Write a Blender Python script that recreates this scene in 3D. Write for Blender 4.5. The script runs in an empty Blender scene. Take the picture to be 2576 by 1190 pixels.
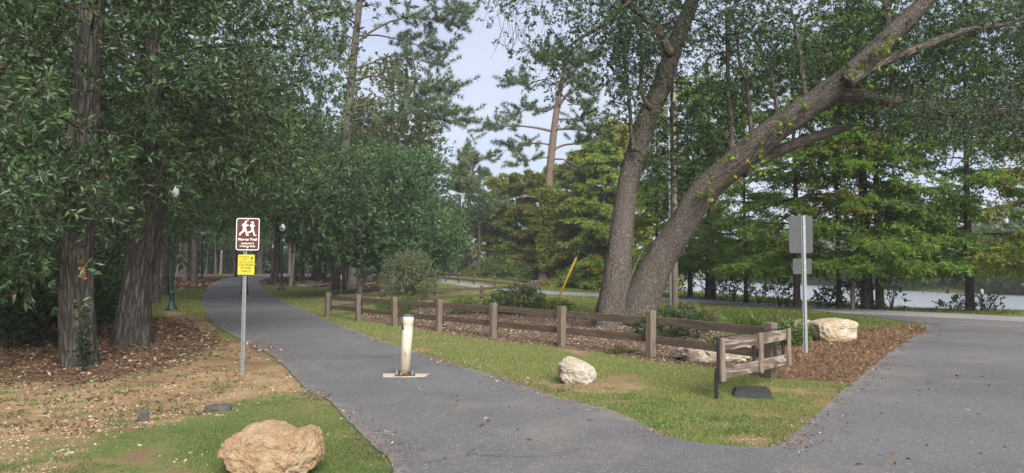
import bpy, bmesh, math, random
import numpy as np
from mathutils import Vector, Matrix, noise as mnoise
from mathutils.geometry import delaunay_2d_cdt

R = math.radians
scene = bpy.context.scene
COL = scene.collection

# ------------------------------------------------------------------ camera
CAM_H, F, CX, CY, PITCH = 1.6, 1786.0, 1288.0, 595.0, math.atan((680 - 595) / 1786.0)
cam_d = bpy.data.cameras.new('camera')
cam_d.sensor_width = 36.0
cam_d.lens = 36.0 * F / 2576.0
cam_d.clip_start, cam_d.clip_end = 0.05, 3000
cam = bpy.data.objects.new('camera', cam_d)
cam.location = (0, 0, CAM_H)
cam.rotation_euler = (math.pi / 2 + PITCH, 0, 0)
COL.objects.link(cam)
scene.camera = cam

# ------------------------------------------------------------------ sky, sun, exposure
SUN_EL, SUN_AZ = R(38), R(160)          # azimuth measured clockwise from +Y; the veiled sun is behind the camera
world = bpy.data.worlds.new('World')
scene.world = world
world.use_nodes = True
wn, wl = world.node_tree.nodes, world.node_tree.links
wn.clear()
w_out = wn.new('ShaderNodeOutputWorld')
w_bg = wn.new('ShaderNodeBackground')
w_bg.inputs['Strength'].default_value = 0.052
w_sky = wn.new('ShaderNodeTexSky')
w_sky.sky_type = 'NISHITA'
w_sky.sun_disc = False
w_sky.sun_elevation = SUN_EL
w_sky.sun_rotation = SUN_AZ
w_sky.dust_density = 2.0
w_tc = wn.new('ShaderNodeTexCoord')
w_map = wn.new('ShaderNodeMapping')
w_map.inputs['Scale'].default_value = (1.4, 1.4, 4.5)
w_no = wn.new('ShaderNodeTexNoise')
w_no.inputs['Scale'].default_value = 1.7
w_no.inputs['Detail'].default_value = 5
w_no.inputs['Roughness'].default_value = 0.5
w_ramp = wn.new('ShaderNodeValToRGB')
w_ramp.color_ramp.elements[0].position = 0.32
w_ramp.color_ramp.elements[0].color = (1.92, 2.16, 2.86, 1)
w_ramp.color_ramp.elements[1].position = 0.68
w_ramp.color_ramp.elements[1].color = (2.55, 2.70, 3.2, 1)
w_mix = wn.new('ShaderNodeMix')
w_mix.data_type = 'RGBA'
w_mix.inputs[0].default_value = 0.88
wl.new(w_tc.outputs['Generated'], w_map.inputs['Vector'])
wl.new(w_map.outputs['Vector'], w_no.inputs['Vector'])
wl.new(w_no.outputs[0], w_ramp.inputs[0])
wl.new(w_sky.outputs[0], w_mix.inputs[6])
wl.new(w_ramp.outputs[0], w_mix.inputs[7])
wl.new(w_mix.outputs[2], w_bg.inputs['Color'])
wl.new(w_bg.outputs[0], w_out.inputs['Surface'])

sun_d = bpy.data.lights.new('sun', 'SUN')
sun_d.energy = 1.5
sun_d.angle = R(40)
sun_d.color = (1.0, 0.96, 0.9)
sun = bpy.data.objects.new('sun', sun_d)
sd = Vector((math.sin(SUN_AZ) * math.cos(SUN_EL), math.cos(SUN_AZ) * math.cos(SUN_EL), math.sin(SUN_EL)))
sun.rotation_euler = (-sd).to_track_quat('-Z', 'Y').to_euler()
sun.location = sd * 60
COL.objects.link(sun)

scene.view_settings.view_transform = 'Standard'
scene.view_settings.look = 'None'
scene.view_settings.gamma = 1
scene.view_settings.exposure = 2.5
scene.render.engine = 'CYCLES'
cy = scene.cycles
cy.use_denoising = True
cy.max_bounces = 5
cy.diffuse_bounces = 3
cy.glossy_bounces = 2
cy.transmission_bounces = 3
cy.transparent_max_bounces = 4
cy.use_adaptive_sampling = True
cy.adaptive_threshold = 0.015

# ------------------------------------------------------------------ numbers
rng = np.random.default_rng(7)


def sstep(a, b, x):
    t = np.clip((np.asarray(x, float) - a) / (b - a), 0, 1)
    return t * t * (3 - 2 * t)


def sdf_poly(x, y, poly):
    """signed distance to a polygon, negative inside"""
    x = np.asarray(x, float); y = np.asarray(y, float)
    shp = x.shape
    x = x.ravel(); y = y.ravel()
    P = np.asarray(poly, float)
    Q = np.roll(P, -1, 0)
    best = np.full(x.shape, 1e18)
    ins = np.zeros(x.shape, bool)
    for (ax, ay), (bx, by) in zip(P, Q):
        ex, ey = bx - ax, by - ay
        t = np.clip(((x - ax) * ex + (y - ay) * ey) / (ex * ex + ey * ey + 1e-12), 0, 1)
        best = np.minimum(best, (x - ax - t * ex) ** 2 + (y - ay - t * ey) ** 2)
        c = ((ay > y) != (by > y))
        with np.errstate(divide='ignore', invalid='ignore'):
            xi = ax + (y - ay) * ex / (ey if ey else 1e-12)
        ins ^= c & (x < xi)
    d = np.sqrt(best)
    return np.where(ins, -d, d).reshape(shp)


def vnoise(x, y, s, seed=0):
    """smooth value noise, vectorised, 0..1"""
    x = np.asarray(x, float) / s; y = np.asarray(y, float) / s
    xi = np.floor(x).astype(np.int64); yi = np.floor(y).astype(np.int64)
    fx = x - xi; fy = y - yi
    fx = fx * fx * (3 - 2 * fx); fy = fy * fy * (3 - 2 * fy)

    def h(a, b):
        n = (a * 374761393 + b * 668265263 + seed * 974711) & 0x7fffffff
        n = ((n ^ (n >> 13)) * 1274126177) & 0x7fffffff
        return ((n ^ (n >> 16)) & 0xffff) / 65535.0
    return (h(xi, yi) * (1 - fx) + h(xi + 1, yi) * fx) * (1 - fy) + (h(xi, yi + 1) * (1 - fx) + h(xi + 1, yi + 1) * fx) * fy


def fbm(x, y, s, seed=0, o=3):
    return sum(vnoise(x, y, s / 2 ** i, seed + i) / 2 ** (i + 1) for i in range(o)) / (1 - .5 ** o)


LAKE = [(400, 21), (60, 22.5), (30, 26), (22, 27.6), (18.5, 28.6), (16.6, 31), (15.8, 36), (15.4, 44), (14.8, 52), (13.6, 62), (12.6, 80), (12.5, 120),
        (15, 180), (22, 228), (60, 235), (62, 215), (57, 160), (60, 129), (57, 101), (60, 82), (66, 62), (90, 46), (400, 38)]
WATER_Z = -1.3


def terrain(x, y):
    x = np.asarray(x, float); y = np.asarray(y, float)
    x, y = np.broadcast_arrays(x, y)
    out = np.array(1.0 * sstep(36, 80, y) * sstep(8, -3, x), float)
    k = (x > 9) & (y > 15)
    if k.any():
        out[k] -= 2.8 * sstep(0.3, -3.2, sdf_poly(x[k], y[k], LAKE))
    return out


CP, SP = math.cos(PITCH), math.sin(PITCH)


def ray(px, py):
    a = (np.asarray(px, float) - CX) / F
    b = -(np.asarray(py, float) - CY) / F
    return a, CP - b * SP, SP + b * CP


def at(px, py, depth):
    dx, dy, dz = ray(px, py)
    k = depth / dy
    return np.stack(np.broadcast_arrays(dx * k, depth + 0 * dx, CAM_H + dz * k), -1)


def gnd(px, py, far=160.0):
    """where the line of sight through a measured image point meets the ground"""
    px = np.asarray(px, float); py = np.asarray(py, float)
    dx, dy, dz = ray(px, py)
    z = np.zeros(np.broadcast(px, py).shape)
    for _ in range(12):
        k = np.where(dz < -1e-3, (z - CAM_H) / np.minimum(dz, -1e-3), far)
        k = np.clip(k, 1, far)
        z = 0.5 * z + 0.5 * terrain(dx * k, dy * k)
    return np.stack(np.broadcast_arrays(dx * k, dy * k, terrain(dx * k, dy * k)), -1)


def G(px, py):
    return Vector(gnd(px, py))


def crom(P, per=6):
    P = np.asarray(P, float)
    if len(P) < 3:
        t = np.linspace(0, 1, per + 1)[:, None]
        return P[0] * (1 - t) + P[-1] * t
    Q = np.vstack([2 * P[0] - P[1], P, 2 * P[-1] - P[-2]])
    out = []
    for i in range(1, len(Q) - 2):
        t = np.linspace(0, 1, per, endpoint=False)[:, None]
        a, b, c, d = Q[i - 1], Q[i], Q[i + 1], Q[i + 2]
        out.append(.5 * (2 * b + (c - a) * t + (2 * a - 5 * b + 4 * c - d) * t ** 2 + (3 * b - a - 3 * c + d) * t ** 3))
    out.append(P[-1:])
    return np.vstack(out)


# ------------------------------------------------------------------ mesh helpers
class MB:
    def __init__(s):
        s.V = []; s.F = {3: [], 4: []}; s.M = {3: [], 4: []}; s.n = 0; s.bark = []

    def add(s, V, Fc, mi=0, bark=None):
        V = np.asarray(V, float).reshape(-1, 3)
        Fc = np.asarray(Fc, np.int64)
        k = Fc.shape[1]
        s.F[k].append(Fc + s.n); s.M[k].append(np.full(len(Fc), mi))
        s.V.append(V); s.n += len(V)
        s.bark.append(V if bark is None else bark)
        return s

    def mesh(s, name, mats, off=(0, 0, 0), smooth=False, bark=False):
        me = bpy.data.meshes.new(name)
        V = np.vstack(s.V) - np.asarray(off, float)
        me.vertices.add(len(V)); me.vertices.foreach_set('co', V.astype(np.float32).ravel())
        lp, ls, mi, c = [], [], [], 0
        for k in (3, 4):
            if s.F[k]:
                f = np.vstack(s.F[k])
                lp.append(f.ravel()); ls.append(c + np.arange(len(f)) * k); c += f.size
                mi.append(np.concatenate(s.M[k]))
        lp = np.concatenate(lp); ls = np.concatenate(ls)
        me.loops.add(len(lp)); me.loops.foreach_set('vertex_index', lp.astype(np.int32))
        me.polygons.add(len(ls)); me.polygons.foreach_set('loop_start', ls.astype(np.int32))
        me.polygons.foreach_set('material_index', np.concatenate(mi).astype(np.int32))
        me.polygons.foreach_set('use_smooth', np.full(len(ls), smooth))
        if bark:
            a = me.attributes.new('bark', 'FLOAT_VECTOR', 'POINT')
            a.data.foreach_set('vector', np.vstack(s.bark).astype(np.float32).ravel())
        me.update(calc_edges=True)
        for m in (mats if isinstance(mats, (list, tuple)) else [mats]):
            me.materials.append(m)
        return me


def tag(o, label=None, cat=None, group=None, kind=None):
    for k, v in (('label', label), ('category', cat), ('group', group), ('kind', kind)):
        if v:
            o[k] = v
    return o


def thing(name, loc, label, cat, group=None):
    o = bpy.data.objects.new(name, None)
    o.empty_display_size = .2
    o.location = loc
    COL.objects.link(o)
    return tag(o, label, cat, group)


def root_of(o):
    v = Vector((0, 0, 0))
    while o is not None:
        v = v + o.location
        o = o.parent
    return v


def part(name, mb, mats, parent=None, smooth=False, bark=False, local=False):
    """mb is given in world coordinates (or in the parent's when local); links ONE mesh object"""
    off = (0, 0, 0) if (parent is None or local) else root_of(parent)
    me = mb if isinstance(mb, bpy.types.Mesh) else mb.mesh(name, mats, off, smooth, bark)
    o = bpy.data.objects.new(name, me)
    COL.objects.link(o)
    o.parent = parent
    if name in ('branches', 'stems', 'twigs', 'shoots', 'shoot_stems', 'vine_foliage', 'ivy', 'blades', 'foliage', 'crown', 'vine_stem', 'dead_vine_leaf'):
        o['kind'] = 'stuff'
    return o


def copy_tree(o, parent=None):
    c = o.copy(); COL.objects.link(c); c.parent = parent
    for ch in list(o.children):
        copy_tree(ch, c)
    return c


def bm_mesh(name, bm, mats, smooth=False):
    me = bpy.data.meshes.new(name)
    bm.to_mesh(me); bm.free()
    for m in (mats if isinstance(mats, (list, tuple)) else [mats]):
        me.materials.append(m)
    if smooth:
        me.polygons.foreach_set('use_smooth', np.full(len(me.polygons), True))
    return me


def box_mesh(name, size, mat, bevel=.006, segs=1, loc=(0, 0, 0)):
    bm = bmesh.new()
    bmesh.ops.create_cube(bm, size=1)
    bmesh.ops.scale(bm, vec=size, verts=bm.verts)
    if bevel:
        bmesh.ops.bevel(bm, geom=bm.edges[:], offset=bevel, segments=segs, affect='EDGES', profile=.5)
    bmesh.ops.translate(bm, vec=loc, verts=bm.verts)
    return bm_mesh(name, bm, mat)


def place(name, me, parent, loc, rot=(0, 0, 0)):
    o = bpy.data.objects.new(name, me)
    COL.objects.link(o)
    o.parent = parent
    o.location = loc
    o.rotation_euler = rot
    return o


def tube_np(P, rad, n=8, cap=True, relief=None, flare=None):
    """returns V, quads, tris, straightened coordinates"""
    P = np.asarray(P, float); m = len(P)
    rad = np.asarray(rad, float) * np.ones(m)
    T = np.gradient(P, axis=0); T /= np.linalg.norm(T, axis=1)[:, None] + 1e-9
    ref = np.array([1.0, 0, 0]) if abs(T[0][0]) < .8 else np.array([0, 1.0, 0])
    U = np.zeros((m, 3)); W = np.zeros((m, 3))
    u = ref - T[0] * ref.dot(T[0]); u /= np.linalg.norm(u)
    for i in range(m):
        u = u - T[i] * u.dot(T[i]); u /= np.linalg.norm(u) + 1e-9
        U[i] = u; W[i] = np.cross(T[i], u)
    L = np.concatenate([[0], np.cumsum(np.linalg.norm(np.diff(P, axis=0), axis=1))])
    th = np.linspace(0, 2 * math.pi, n, endpoint=False)
    c, s = np.cos(th), np.sin(th)
    rr = rad[:, None] * np.ones((1, n))
    if flare is not None:
        h, amt, lobes, ph = flare
        rr = rr * (1 + amt * np.exp(-L / h)[:, None] * (.55 + .45 * np.cos(lobes * th + ph + .6 * np.sin(2 * th)))[None])
    if relief is not None:
        rr = rr + relief(th[None] + 0 * rr, L[:, None] + 0 * rr, rad[:, None] + 0 * rr)
    V = P[:, None] + rr[..., None] * (c[None, :, None] * U[:, None] + s[None, :, None] * W[:, None])
    B = np.stack([rad[:, None] * c[None], rad[:, None] * s[None], L[:, None] + 0 * rr], -1)
    i = np.arange(m - 1)[:, None]; j = np.arange(n)[None]
    q = np.stack([i * n + j, i * n + (j + 1) % n, (i + 1) * n + (j + 1) % n, (i + 1) * n + j], -1).reshape(-1, 4)
    return V.reshape(-1, 3), q, B.reshape(-1, 3)


def tube(mb, P, rad, n=8, cap=True, mi=0, **k):
    V, q, B = tube_np(P, rad, n, **k)
    base = mb.n
    mb.add(V, q, mi, B)
    if cap:
        e = len(V) - n
        tri = np.array([[e, e + a, e + a + 1] for a in range(1, n - 1)])
        mb.F[3].append(tri + base); mb.M[3].append(np.full(len(tri), mi))
        tri = np.array([[0, a + 1, a] for a in range(1, n - 1)])
        mb.F[3].append(tri + base); mb.M[3].append(np.full(len(tri), mi))
    return mb


def lathe(mb, prof, n=20, c=(0, 0, 0), mi=0, flute=None):
    prof = np.asarray(prof, float)
    th = np.linspace(0, 2 * math.pi, n, endpoint=False)
    r = prof[:, 0][:, None] * np.ones((1, n))
    if flute:
        r = r * (1 - flute[1] * (.5 + .5 * np.cos(flute[0] * th))[None])
    V = np.stack([r * np.cos(th), r * np.sin(th), prof[:, 1][:, None] + 0 * r], -1) + np.asarray(c)
    m = len(prof)
    i = np.arange(m - 1)[:, None]; j = np.arange(n)[None]
    q = np.stack([i * n + j, i * n + (j + 1) % n, (i + 1) * n + (j + 1) % n, (i + 1) * n + j], -1).reshape(-1, 4)
    return mb.add(V.reshape(-1, 3), q, mi)


def unit(v):
    return v / (np.linalg.norm(v, axis=-1, keepdims=True) + 1e-9)


def leaf_quads(mb, P, D, L, W, fold=.18, mi=0, r=rng):
    """each leaf: two triangles folded along its midrib, its own island"""
    n = len(P)
    D = unit(D)
    S = unit(np.cross(D, r.normal(size=(n, 3))))
    N = np.cross(S, D)
    L = np.broadcast_to(L, n)[:, None]; W = np.broadcast_to(W, n)[:, None]
    a = P
    b = P + D * L * .45 + S * W * .5 + N * W * fold
    c = P + D * L
    d = P + D * L * .45 - S * W * .5 + N * W * fold
    V = np.stack([a, b, c, d], 1).reshape(-1, 3)
    k = np.arange(n)[:, None] * 4
    return mb.add(V, np.concatenate([k + [0, 1, 2], k + [0, 2, 3]], 0), mi)


def sprigs(C, Rad, k, centre, r=rng, flat=.7, out=.6, up=.1):
    """k twig ends round each cluster centre: positions and directions"""
    C = np.repeat(C, k, 0); Rd = np.repeat(np.broadcast_to(Rad, len(C) // k), k)[:, None]
    g = r.normal(size=C.shape) * .5
    g[:, 2] *= flat
    P = C + g * Rd
    o = unit(C - np.asarray(centre)[None])
    D = unit(g * .9 + o * out + r.normal(size=C.shape) * .35 + np.array([0, 0, up]))
    return P, D


def sprig_leaves(mb, P, D, slen, m, L, W, spread=.8, droop=0.0, r=rng, mi=0):
    n = len(P)
    t = r.uniform(.02, 1, (n, m, 1)) ** .6
    base = P[:, None] + D[:, None] * slen * t
    rad = r.normal(size=(n, m, 3))
    d = unit(D[:, None] * (.3 + .6 * t) + unit(rad) * spread + np.array([0, 0, -droop]))
    k = n * m
    sz = r.uniform(.65, 1.2, k)
    return leaf_quads(mb, base.reshape(-1, 3), d.reshape(-1, 3), L * sz, W * sz, mi=mi, r=r)


# ------------------------------------------------------------------ materials
def mat(name, rough=.8, spec=.3):
    m = bpy.data.materials.new(name)
    m.use_nodes = True
    nt = m.node_tree
    b = nt.nodes['Principled BSDF']
    b.inputs['Roughness'].default_value = rough
    b.inputs['Specular IOR Level'].default_value = spec
    return m, nt.nodes, nt.links, b


def nd(n, t, **k):
    x = n.new('ShaderNode' + t)
    for a, v in k.items():
        if hasattr(x, a):
            setattr(x, a, v)
        else:
            x.inputs[a.replace('_', ' ')].default_value = v
    return x


def ramp(n, l, src, stops):
    r_ = n.new('ShaderNodeValToRGB')
    e = r_.color_ramp.elements
    while len(e) < len(stops):
        e.new(.5)
    for x, (p, c) in zip(e, stops):
        x.position = p
        x.color = (c[0], c[1], c[2], 1) if not isinstance(c, (int, float)) else (c, c, c, 1)
    l.new(src, r_.inputs[0])
    return r_.outputs[0]


def mixc(n, l, fac, a, b, mode='MIX'):
    x = n.new('ShaderNodeMix'); x.data_type = 'RGBA'; x.blend_type = mode
    for i, v in ((0, fac), (6, a), (7, b)):
        if isinstance(v, (int, float)):
            x.inputs[i].default_value = v
        elif isinstance(v, tuple):
            x.inputs[i].default_value = (*v[:3], 1)
        else:
            l.new(v, x.inputs[i])
    return x.outputs[2]


def noise(n, l, vec, scale, detail=4, rough=.55, dist=0.0):
    x = n.new('ShaderNodeTexNoise')
    x.inputs['Scale'].default_value = scale
    x.inputs['Detail'].default_value = detail
    x.inputs['Roughness'].default_value = rough
    x.inputs['Distortion'].default_value = dist
    if vec is not None:
        l.new(vec, x.inputs['Vector'])
    return x.outputs[0]


def mapping(n, l, src, scale=(1, 1, 1), loc=(0, 0, 0)):
    x = n.new('ShaderNodeMapping')
    x.inputs['Scale'].default_value = scale
    x.inputs['Location'].default_value = loc
    l.new(src, x.inputs['Vector'])
    return x.outputs[0]


def bump(n, l, b, h, dist, strength=1.0):
    x = n.new('ShaderNodeBump')
    x.inputs['Strength'].default_value = strength
    x.inputs['Distance'].default_value = dist
    l.new(h, x.inputs['Height'])
    l.new(x.outputs[0], b.inputs['Normal'])


def leaf_mat(name, ca, cb, rare=None, rough=.5, trans=.28, spec=.35, rare_p=.985, cn=None):
    m, n, l, b = mat(name, rough, spec)
    geo = n.new('ShaderNodeNewGeometry'); oi = n.new('ShaderNodeObjectInfo'); tc = n.new('ShaderNodeTexCoord')
    base = ramp(n, l, geo.outputs['Random Per Island'], [(0, tuple(x * .85 for x in ca)), (.7, tuple(x * .95 for x in cb)), (1, tuple(x * 1.5 for x in cb))])
    big = noise(n, l, tc.outputs['Object'], .9, 3)
    base = mixc(n, l, ramp(n, l, big, [(.38, 0.0), (.62, 1.0)]), base, cn if cn else tuple((x + y) * .31 for x, y in zip(ca, cb)))
    hs = n.new('ShaderNodeHueSaturation')
    mr = n.new('ShaderNodeMapRange'); mr.inputs['To Min'].default_value = .485; mr.inputs['To Max'].default_value = .515
    l.new(oi.outputs['Random'], mr.inputs['Value']); l.new(mr.outputs[0], hs.inputs['Hue']); l.new(base, hs.inputs['Color'])
    base = hs.outputs[0]
    if rare:
        base = mixc(n, l, ramp(n, l, geo.outputs['Random Per Island'], [(rare_p - .002, 0.0), (rare_p, 1.0)]), base, rare)
    l.new(base, b.inputs['Base Color'])
    tr = n.new('ShaderNodeBsdfTranslucent')
    tcol = mixc(n, l, 1.0, base, (1.25, 1.35, .6), 'MULTIPLY')
    l.new(tcol, tr.inputs['Color'])
    mx = n.new('ShaderNodeMixShader'); mx.inputs[0].default_value = trans
    l.new(b.outputs[0], mx.inputs[1]); l.new(tr.outputs[0], mx.inputs[2])
    l.new(mx.outputs[0], n['Material Output'].inputs['Surface'])
    return m


def bark_mat(name, dark, mid, light, fur=14.0, stretch=.22, patch=None, depth=.02, cell=False):
    m, n, l, b = mat(name, .92, .15)
    at_ = n.new('ShaderNodeAttribute'); at_.attribute_name = 'bark'
    v = mapping(n, l, at_.outputs['Vector'], (1, 1, stretch))
    nz = noise(n, l, v, fur, 5, .6, .6)
    vo = n.new('ShaderNodeTexVoronoi'); vo.feature = 'DISTANCE_TO_EDGE'
    vo.inputs['Scale'].default_value = fur * (1.3 if cell else .9)
    # wobble the plates
    wob = n.new('ShaderNodeMix'); wob.data_type = 'VECTOR'; wob.inputs[0].default_value = .06
    nzc = n.new('ShaderNodeTexNoise'); nzc.inputs['Scale'].default_value = fur * .7
    l.new(v, nzc.inputs['Vector']); l.new(v, wob.inputs[4]); l.new(nzc.outputs['Color'], wob.inputs[5])
    l.new(wob.outputs[1], vo.inputs['Vector'])
    pl = ramp(n, l, vo.outputs['Distance'], [(.02, 0.0), (.2, 1.0)])
    c = ramp(n, l, nz, [(.25, dark), (.5, mid), (.78, light)])
    c = mixc(n, l, ramp(n, l, pl, [(0, .75), (1, 0.0)]), c, dark)
    big = noise(n, l, at_.outputs['Vector'], 1.6, 3)
    c = mixc(n, l, ramp(n, l, big, [(.45, 0.0), (.7, .6)]), c, patch or tuple(x * .6 for x in mid))
    l.new(c, b.inputs['Base Color'])
    hh = n.new('ShaderNodeMath'); hh.operation = 'MULTIPLY'
    l.new(pl, hh.inputs[0]); l.new(nz, hh.inputs[1])
    bump(n, l, b, hh.outputs[0], depth, 1.0)
    return m


def wood_mat(name, axis, dark, mid, light, contrast=1.0, grain=1.0):
    m, n, l, b = mat(name, .85, .2)
    tc = n.new('ShaderNodeTexCoord'); oi = n.new('ShaderNodeObjectInfo')
    ad = n.new('ShaderNodeVectorMath'); ad.operation = 'ADD'
    sc = n.new('ShaderNodeVectorMath'); sc.operation = 'SCALE'; sc.inputs[0].default_value = (7.3, 3.1, 5.7)
    l.new(oi.outputs['Random'], sc.inputs['Scale']); l.new(tc.outputs['Object'], ad.inputs[0]); l.new(sc.outputs[0], ad.inputs[1])
    s = {'X': (.9, 9, 9), 'Z': (9, 9, .9)}[axis]
    v = mapping(n, l, ad.outputs[0], s)
    n1 = noise(n, l, v, .9 * grain, 3, .5, .9)
    wv = n.new('ShaderNodeMath'); wv.operation = 'MULTIPLY'; wv.inputs[1].default_value = 34.0
    l.new(n1, wv.inputs[0])
    sn = n.new('ShaderNodeMath'); sn.operation = 'SINE'; l.new(wv.outputs[0], sn.inputs[0])
    rg = ramp(n, l, sn.outputs[0], [(.1, 0.0), (.9, 1.0)])
    n2 = noise(n, l, mapping(n, l, ad.outputs[0], tuple(x * 4 for x in s)), 3, 4, .7)
    c = mixc(n, l, rg, dark, light)
    c = mixc(n, l, 1 - .75 * contrast, c, mid)
    c = mixc(n, l, ramp(n, l, n2, [(.35, .55), (.65, 0.0)]), c, dark)
    n3 = noise(n, l, ad.outputs[0], 2.2, 3)
    c = mixc(n, l, ramp(n, l, n3, [(.45, 0.0), (.7, .5)]), c, mid)
    l.new(c, b.inputs['Base Color'])
    bump(n, l, b, n2, .003, .6)
    return m


def plain(name, col, rough=.6, spec=.3, metal=0.0, var=.25, scale=8.0, bumpd=0.0):
    m, n, l, b = mat(name, rough, spec)
    b.inputs['Metallic'].default_value = metal
    tc = n.new('ShaderNodeTexCoord')
    nz = noise(n, l, tc.outputs['Object'], scale, 5, .65)
    c = ramp(n, l, nz, [(.3, tuple(x * (1 - var) for x in col)), (.7, tuple(min(1, x * (1 + var * .6)) for x in col))])
    l.new(c, b.inputs['Base Color'])
    if bumpd:
        bump(n, l, b, noise(n, l, tc.outputs['Object'], scale * 6, 3), bumpd)
    return m


M = {}
# foliage
M['oak_leaf'] = leaf_mat('oak_leaf', (.026, .048, .018), (.074, .126, .042), rare=(.26, .11, .03), rare_p=.996, rough=.42, spec=.45, trans=.22)
M['oak_leaf_b'] = leaf_mat('oak_leaf_b', (0.039, 0.073, 0.032), (0.093, 0.158, 0.063), rare=(.2, .16, .03), rare_p=.99, trans=.25)
M['live_oak_leaf'] = leaf_mat('live_oak_leaf', (0.039, 0.071, 0.034), (0.081, 0.133, 0.055), rare=(.16, .17, .03), rare_p=.985, trans=.25)
M['grey_leaf'] = leaf_mat('grey_leaf', (.040, .062, .034), (.075, .105, .055), trans=.25)
M['wood_leaf'] = leaf_mat('wood_leaf', (0.054, 0.103, 0.043), (0.103, 0.181, 0.069), rare=(.14, .17, .02), rare_p=.97, trans=.3)
M['gum_leaf'] = leaf_mat('gum_leaf', (.105, .145, .032), (.225, .225, .052), rare=(.30, .17, .03), rare_p=.93, trans=.35)
M['cypress_leaf'] = leaf_mat('cypress_leaf', (0.097, 0.182, 0.033), (0.187, 0.281, 0.053), rare=(.26, .18, .03), rare_p=.965, trans=.5, cn=(.118, .188, .036))
M['cypress_leaf_b'] = leaf_mat('cypress_leaf_b', (.115, .172, .034), (.205, .255, .050), rare=(.32, .19, .04), rare_p=.93, trans=.5, cn=(.165, .19, .038))
M['cypress_far'] = leaf_mat('cypress_far', (0.168, 0.230, 0.045), (0.314, 0.342, 0.074), rare=(.40, .25, .06), rare_p=.94, trans=.5, cn=(.27, .245, .054))
M['cypress_far_b'] = leaf_mat('cypress_far_b', (0.144, 0.224, 0.046), (0.270, 0.339, 0.071), rare=(.34, .25, .06), rare_p=.96, trans=.5, cn=(.18, .235, .050))
M['needle'] = leaf_mat('needle', (0.081, 0.131, 0.064), (0.152, 0.215, 0.102), trans=.15)
M['needle_far'] = leaf_mat('needle_far', (.105, .150, .062), (.175, .210, .092), trans=.2)
M['shrub_leaf'] = leaf_mat('shrub_leaf', (.085, .130, .060), (.190, .235, .125), rare=(.25, .10, .05), rare_p=.97, trans=.25)
M['bush_leaf'] = leaf_mat('bush_leaf', (.072, .135, .032), (.150, .225, .054), trans=.3)
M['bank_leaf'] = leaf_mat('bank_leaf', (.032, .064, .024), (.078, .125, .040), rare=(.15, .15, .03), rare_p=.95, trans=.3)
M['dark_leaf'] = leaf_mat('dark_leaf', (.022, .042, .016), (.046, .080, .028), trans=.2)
M['far_leaf'] = leaf_mat('far_leaf', (.095, .140, .060), (.170, .215, .085), rare=(.20, .18, .05), rare_p=.95, trans=.3)
M['vine_leaf'] = leaf_mat('vine_leaf', (.085, .150, .024), (.190, .245, .042), rare=(.28, .20, .03), rare_p=.9, trans=.35)
M['grass_blade'] = leaf_mat('grass_blade', (.085, .140, .030), (.190, .235, .066), rare=(.36, .30, .15), rare_p=.84, rough=.7, spec=.15, trans=.3, cn=(.18, .19, .066))
M['lawn_blade'] = leaf_mat('lawn_blade', (.080, .145, .030), (.175, .225, .056), rare=(.34, .28, .12), rare_p=.90, rough=.7, spec=.15, trans=.3, cn=(.14, .16, .045))
M['clover'] = leaf_mat('clover', (.062, .125, .032), (.125, .200, .056), trans=.3, rough=.6, spec=.2)
M['tuft'] = leaf_mat('tuft', (.075, .110, .040), (.150, .165, .075), rare=(.32, .24, .12), rare_p=.75, rough=.7, trans=.25)
M['dry_leaf'] = leaf_mat('dry_leaf', (.085, .048, .028), (.200, .125, .075), rare=(.34, .26, .18), rare_p=.9, rough=.8, spec=.15, trans=.1, cn=(.10, .060, .037))
M['mulch_chip'] = leaf_mat('mulch_chip', (.082, .054, .040), (.190, .132, .098), rare=(.38, .31, .25), rare_p=.92, rough=.9, spec=.1, trans=0.0, cn=(.135, .092, .068))
M['straw'] = leaf_mat('straw', (.098, .056, .034), (.205, .128, .080), rare=(.34, .24, .15), rare_p=.88, rough=.9, spec=.1, trans=0.0, cn=(.145, .086, .054))
M['pebble'] = leaf_mat('pebble', (.18, .135, .088), (.33, .255, .175), rare=(.40, .35, .28), rare_p=.92, rough=.9, spec=.1, trans=0.0, cn=(.40, .29, .17))
M['orange_leaf'] = leaf_mat('orange_leaf', (.30, .10, .03), (.46, .19, .06), trans=.2)
# bark
M['bark_oak'] = bark_mat('bark_oak', (.020, .018, .016), (.080, .072, .062), (.200, .184, .158), 15, .16, patch=(.040, .036, .031), depth=.03)
M['bark_live'] = bark_mat('bark_live', (.040, .033, .028), (.110, .093, .078), (.195, .172, .148), 16, .5, patch=(.095, .083, .071), depth=.02, cell=True)
M['bark_wood'] = bark_mat('bark_wood', (.034, .028, .024), (.110, .092, .076), (.200, .176, .148), 14, .25)
M['bark_pale'] = bark_mat('bark_pale', (.12, .105, .09), (.24, .215, .19), (.38, .355, .315), 9, .5, patch=(.16, .135, .108), depth=.008)
M['bark_pine'] = bark_mat('bark_pine', (.075, .053, .042), (.185, .138, .110), (.290, .238, .196), 11, .35, patch=(.15, .105, .083), depth=.03, cell=True)
M['bark_cyp'] = bark_mat('bark_cyp', (.034, .028, .024), (.085, .070, .058), (.140, .120, .100), 18, .08, depth=.015)
M['twig'] = plain('twig', (.060, .050, .040), .9, .1, var=.5)
M['vine_stem'] = plain('vine_stem', (.12, .098, .076), .9, .1, var=.4, scale=20)
M['dead_wood'] = plain('dead_wood', (.30, .26, .22), .9, .1, var=.5, scale=12)
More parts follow.
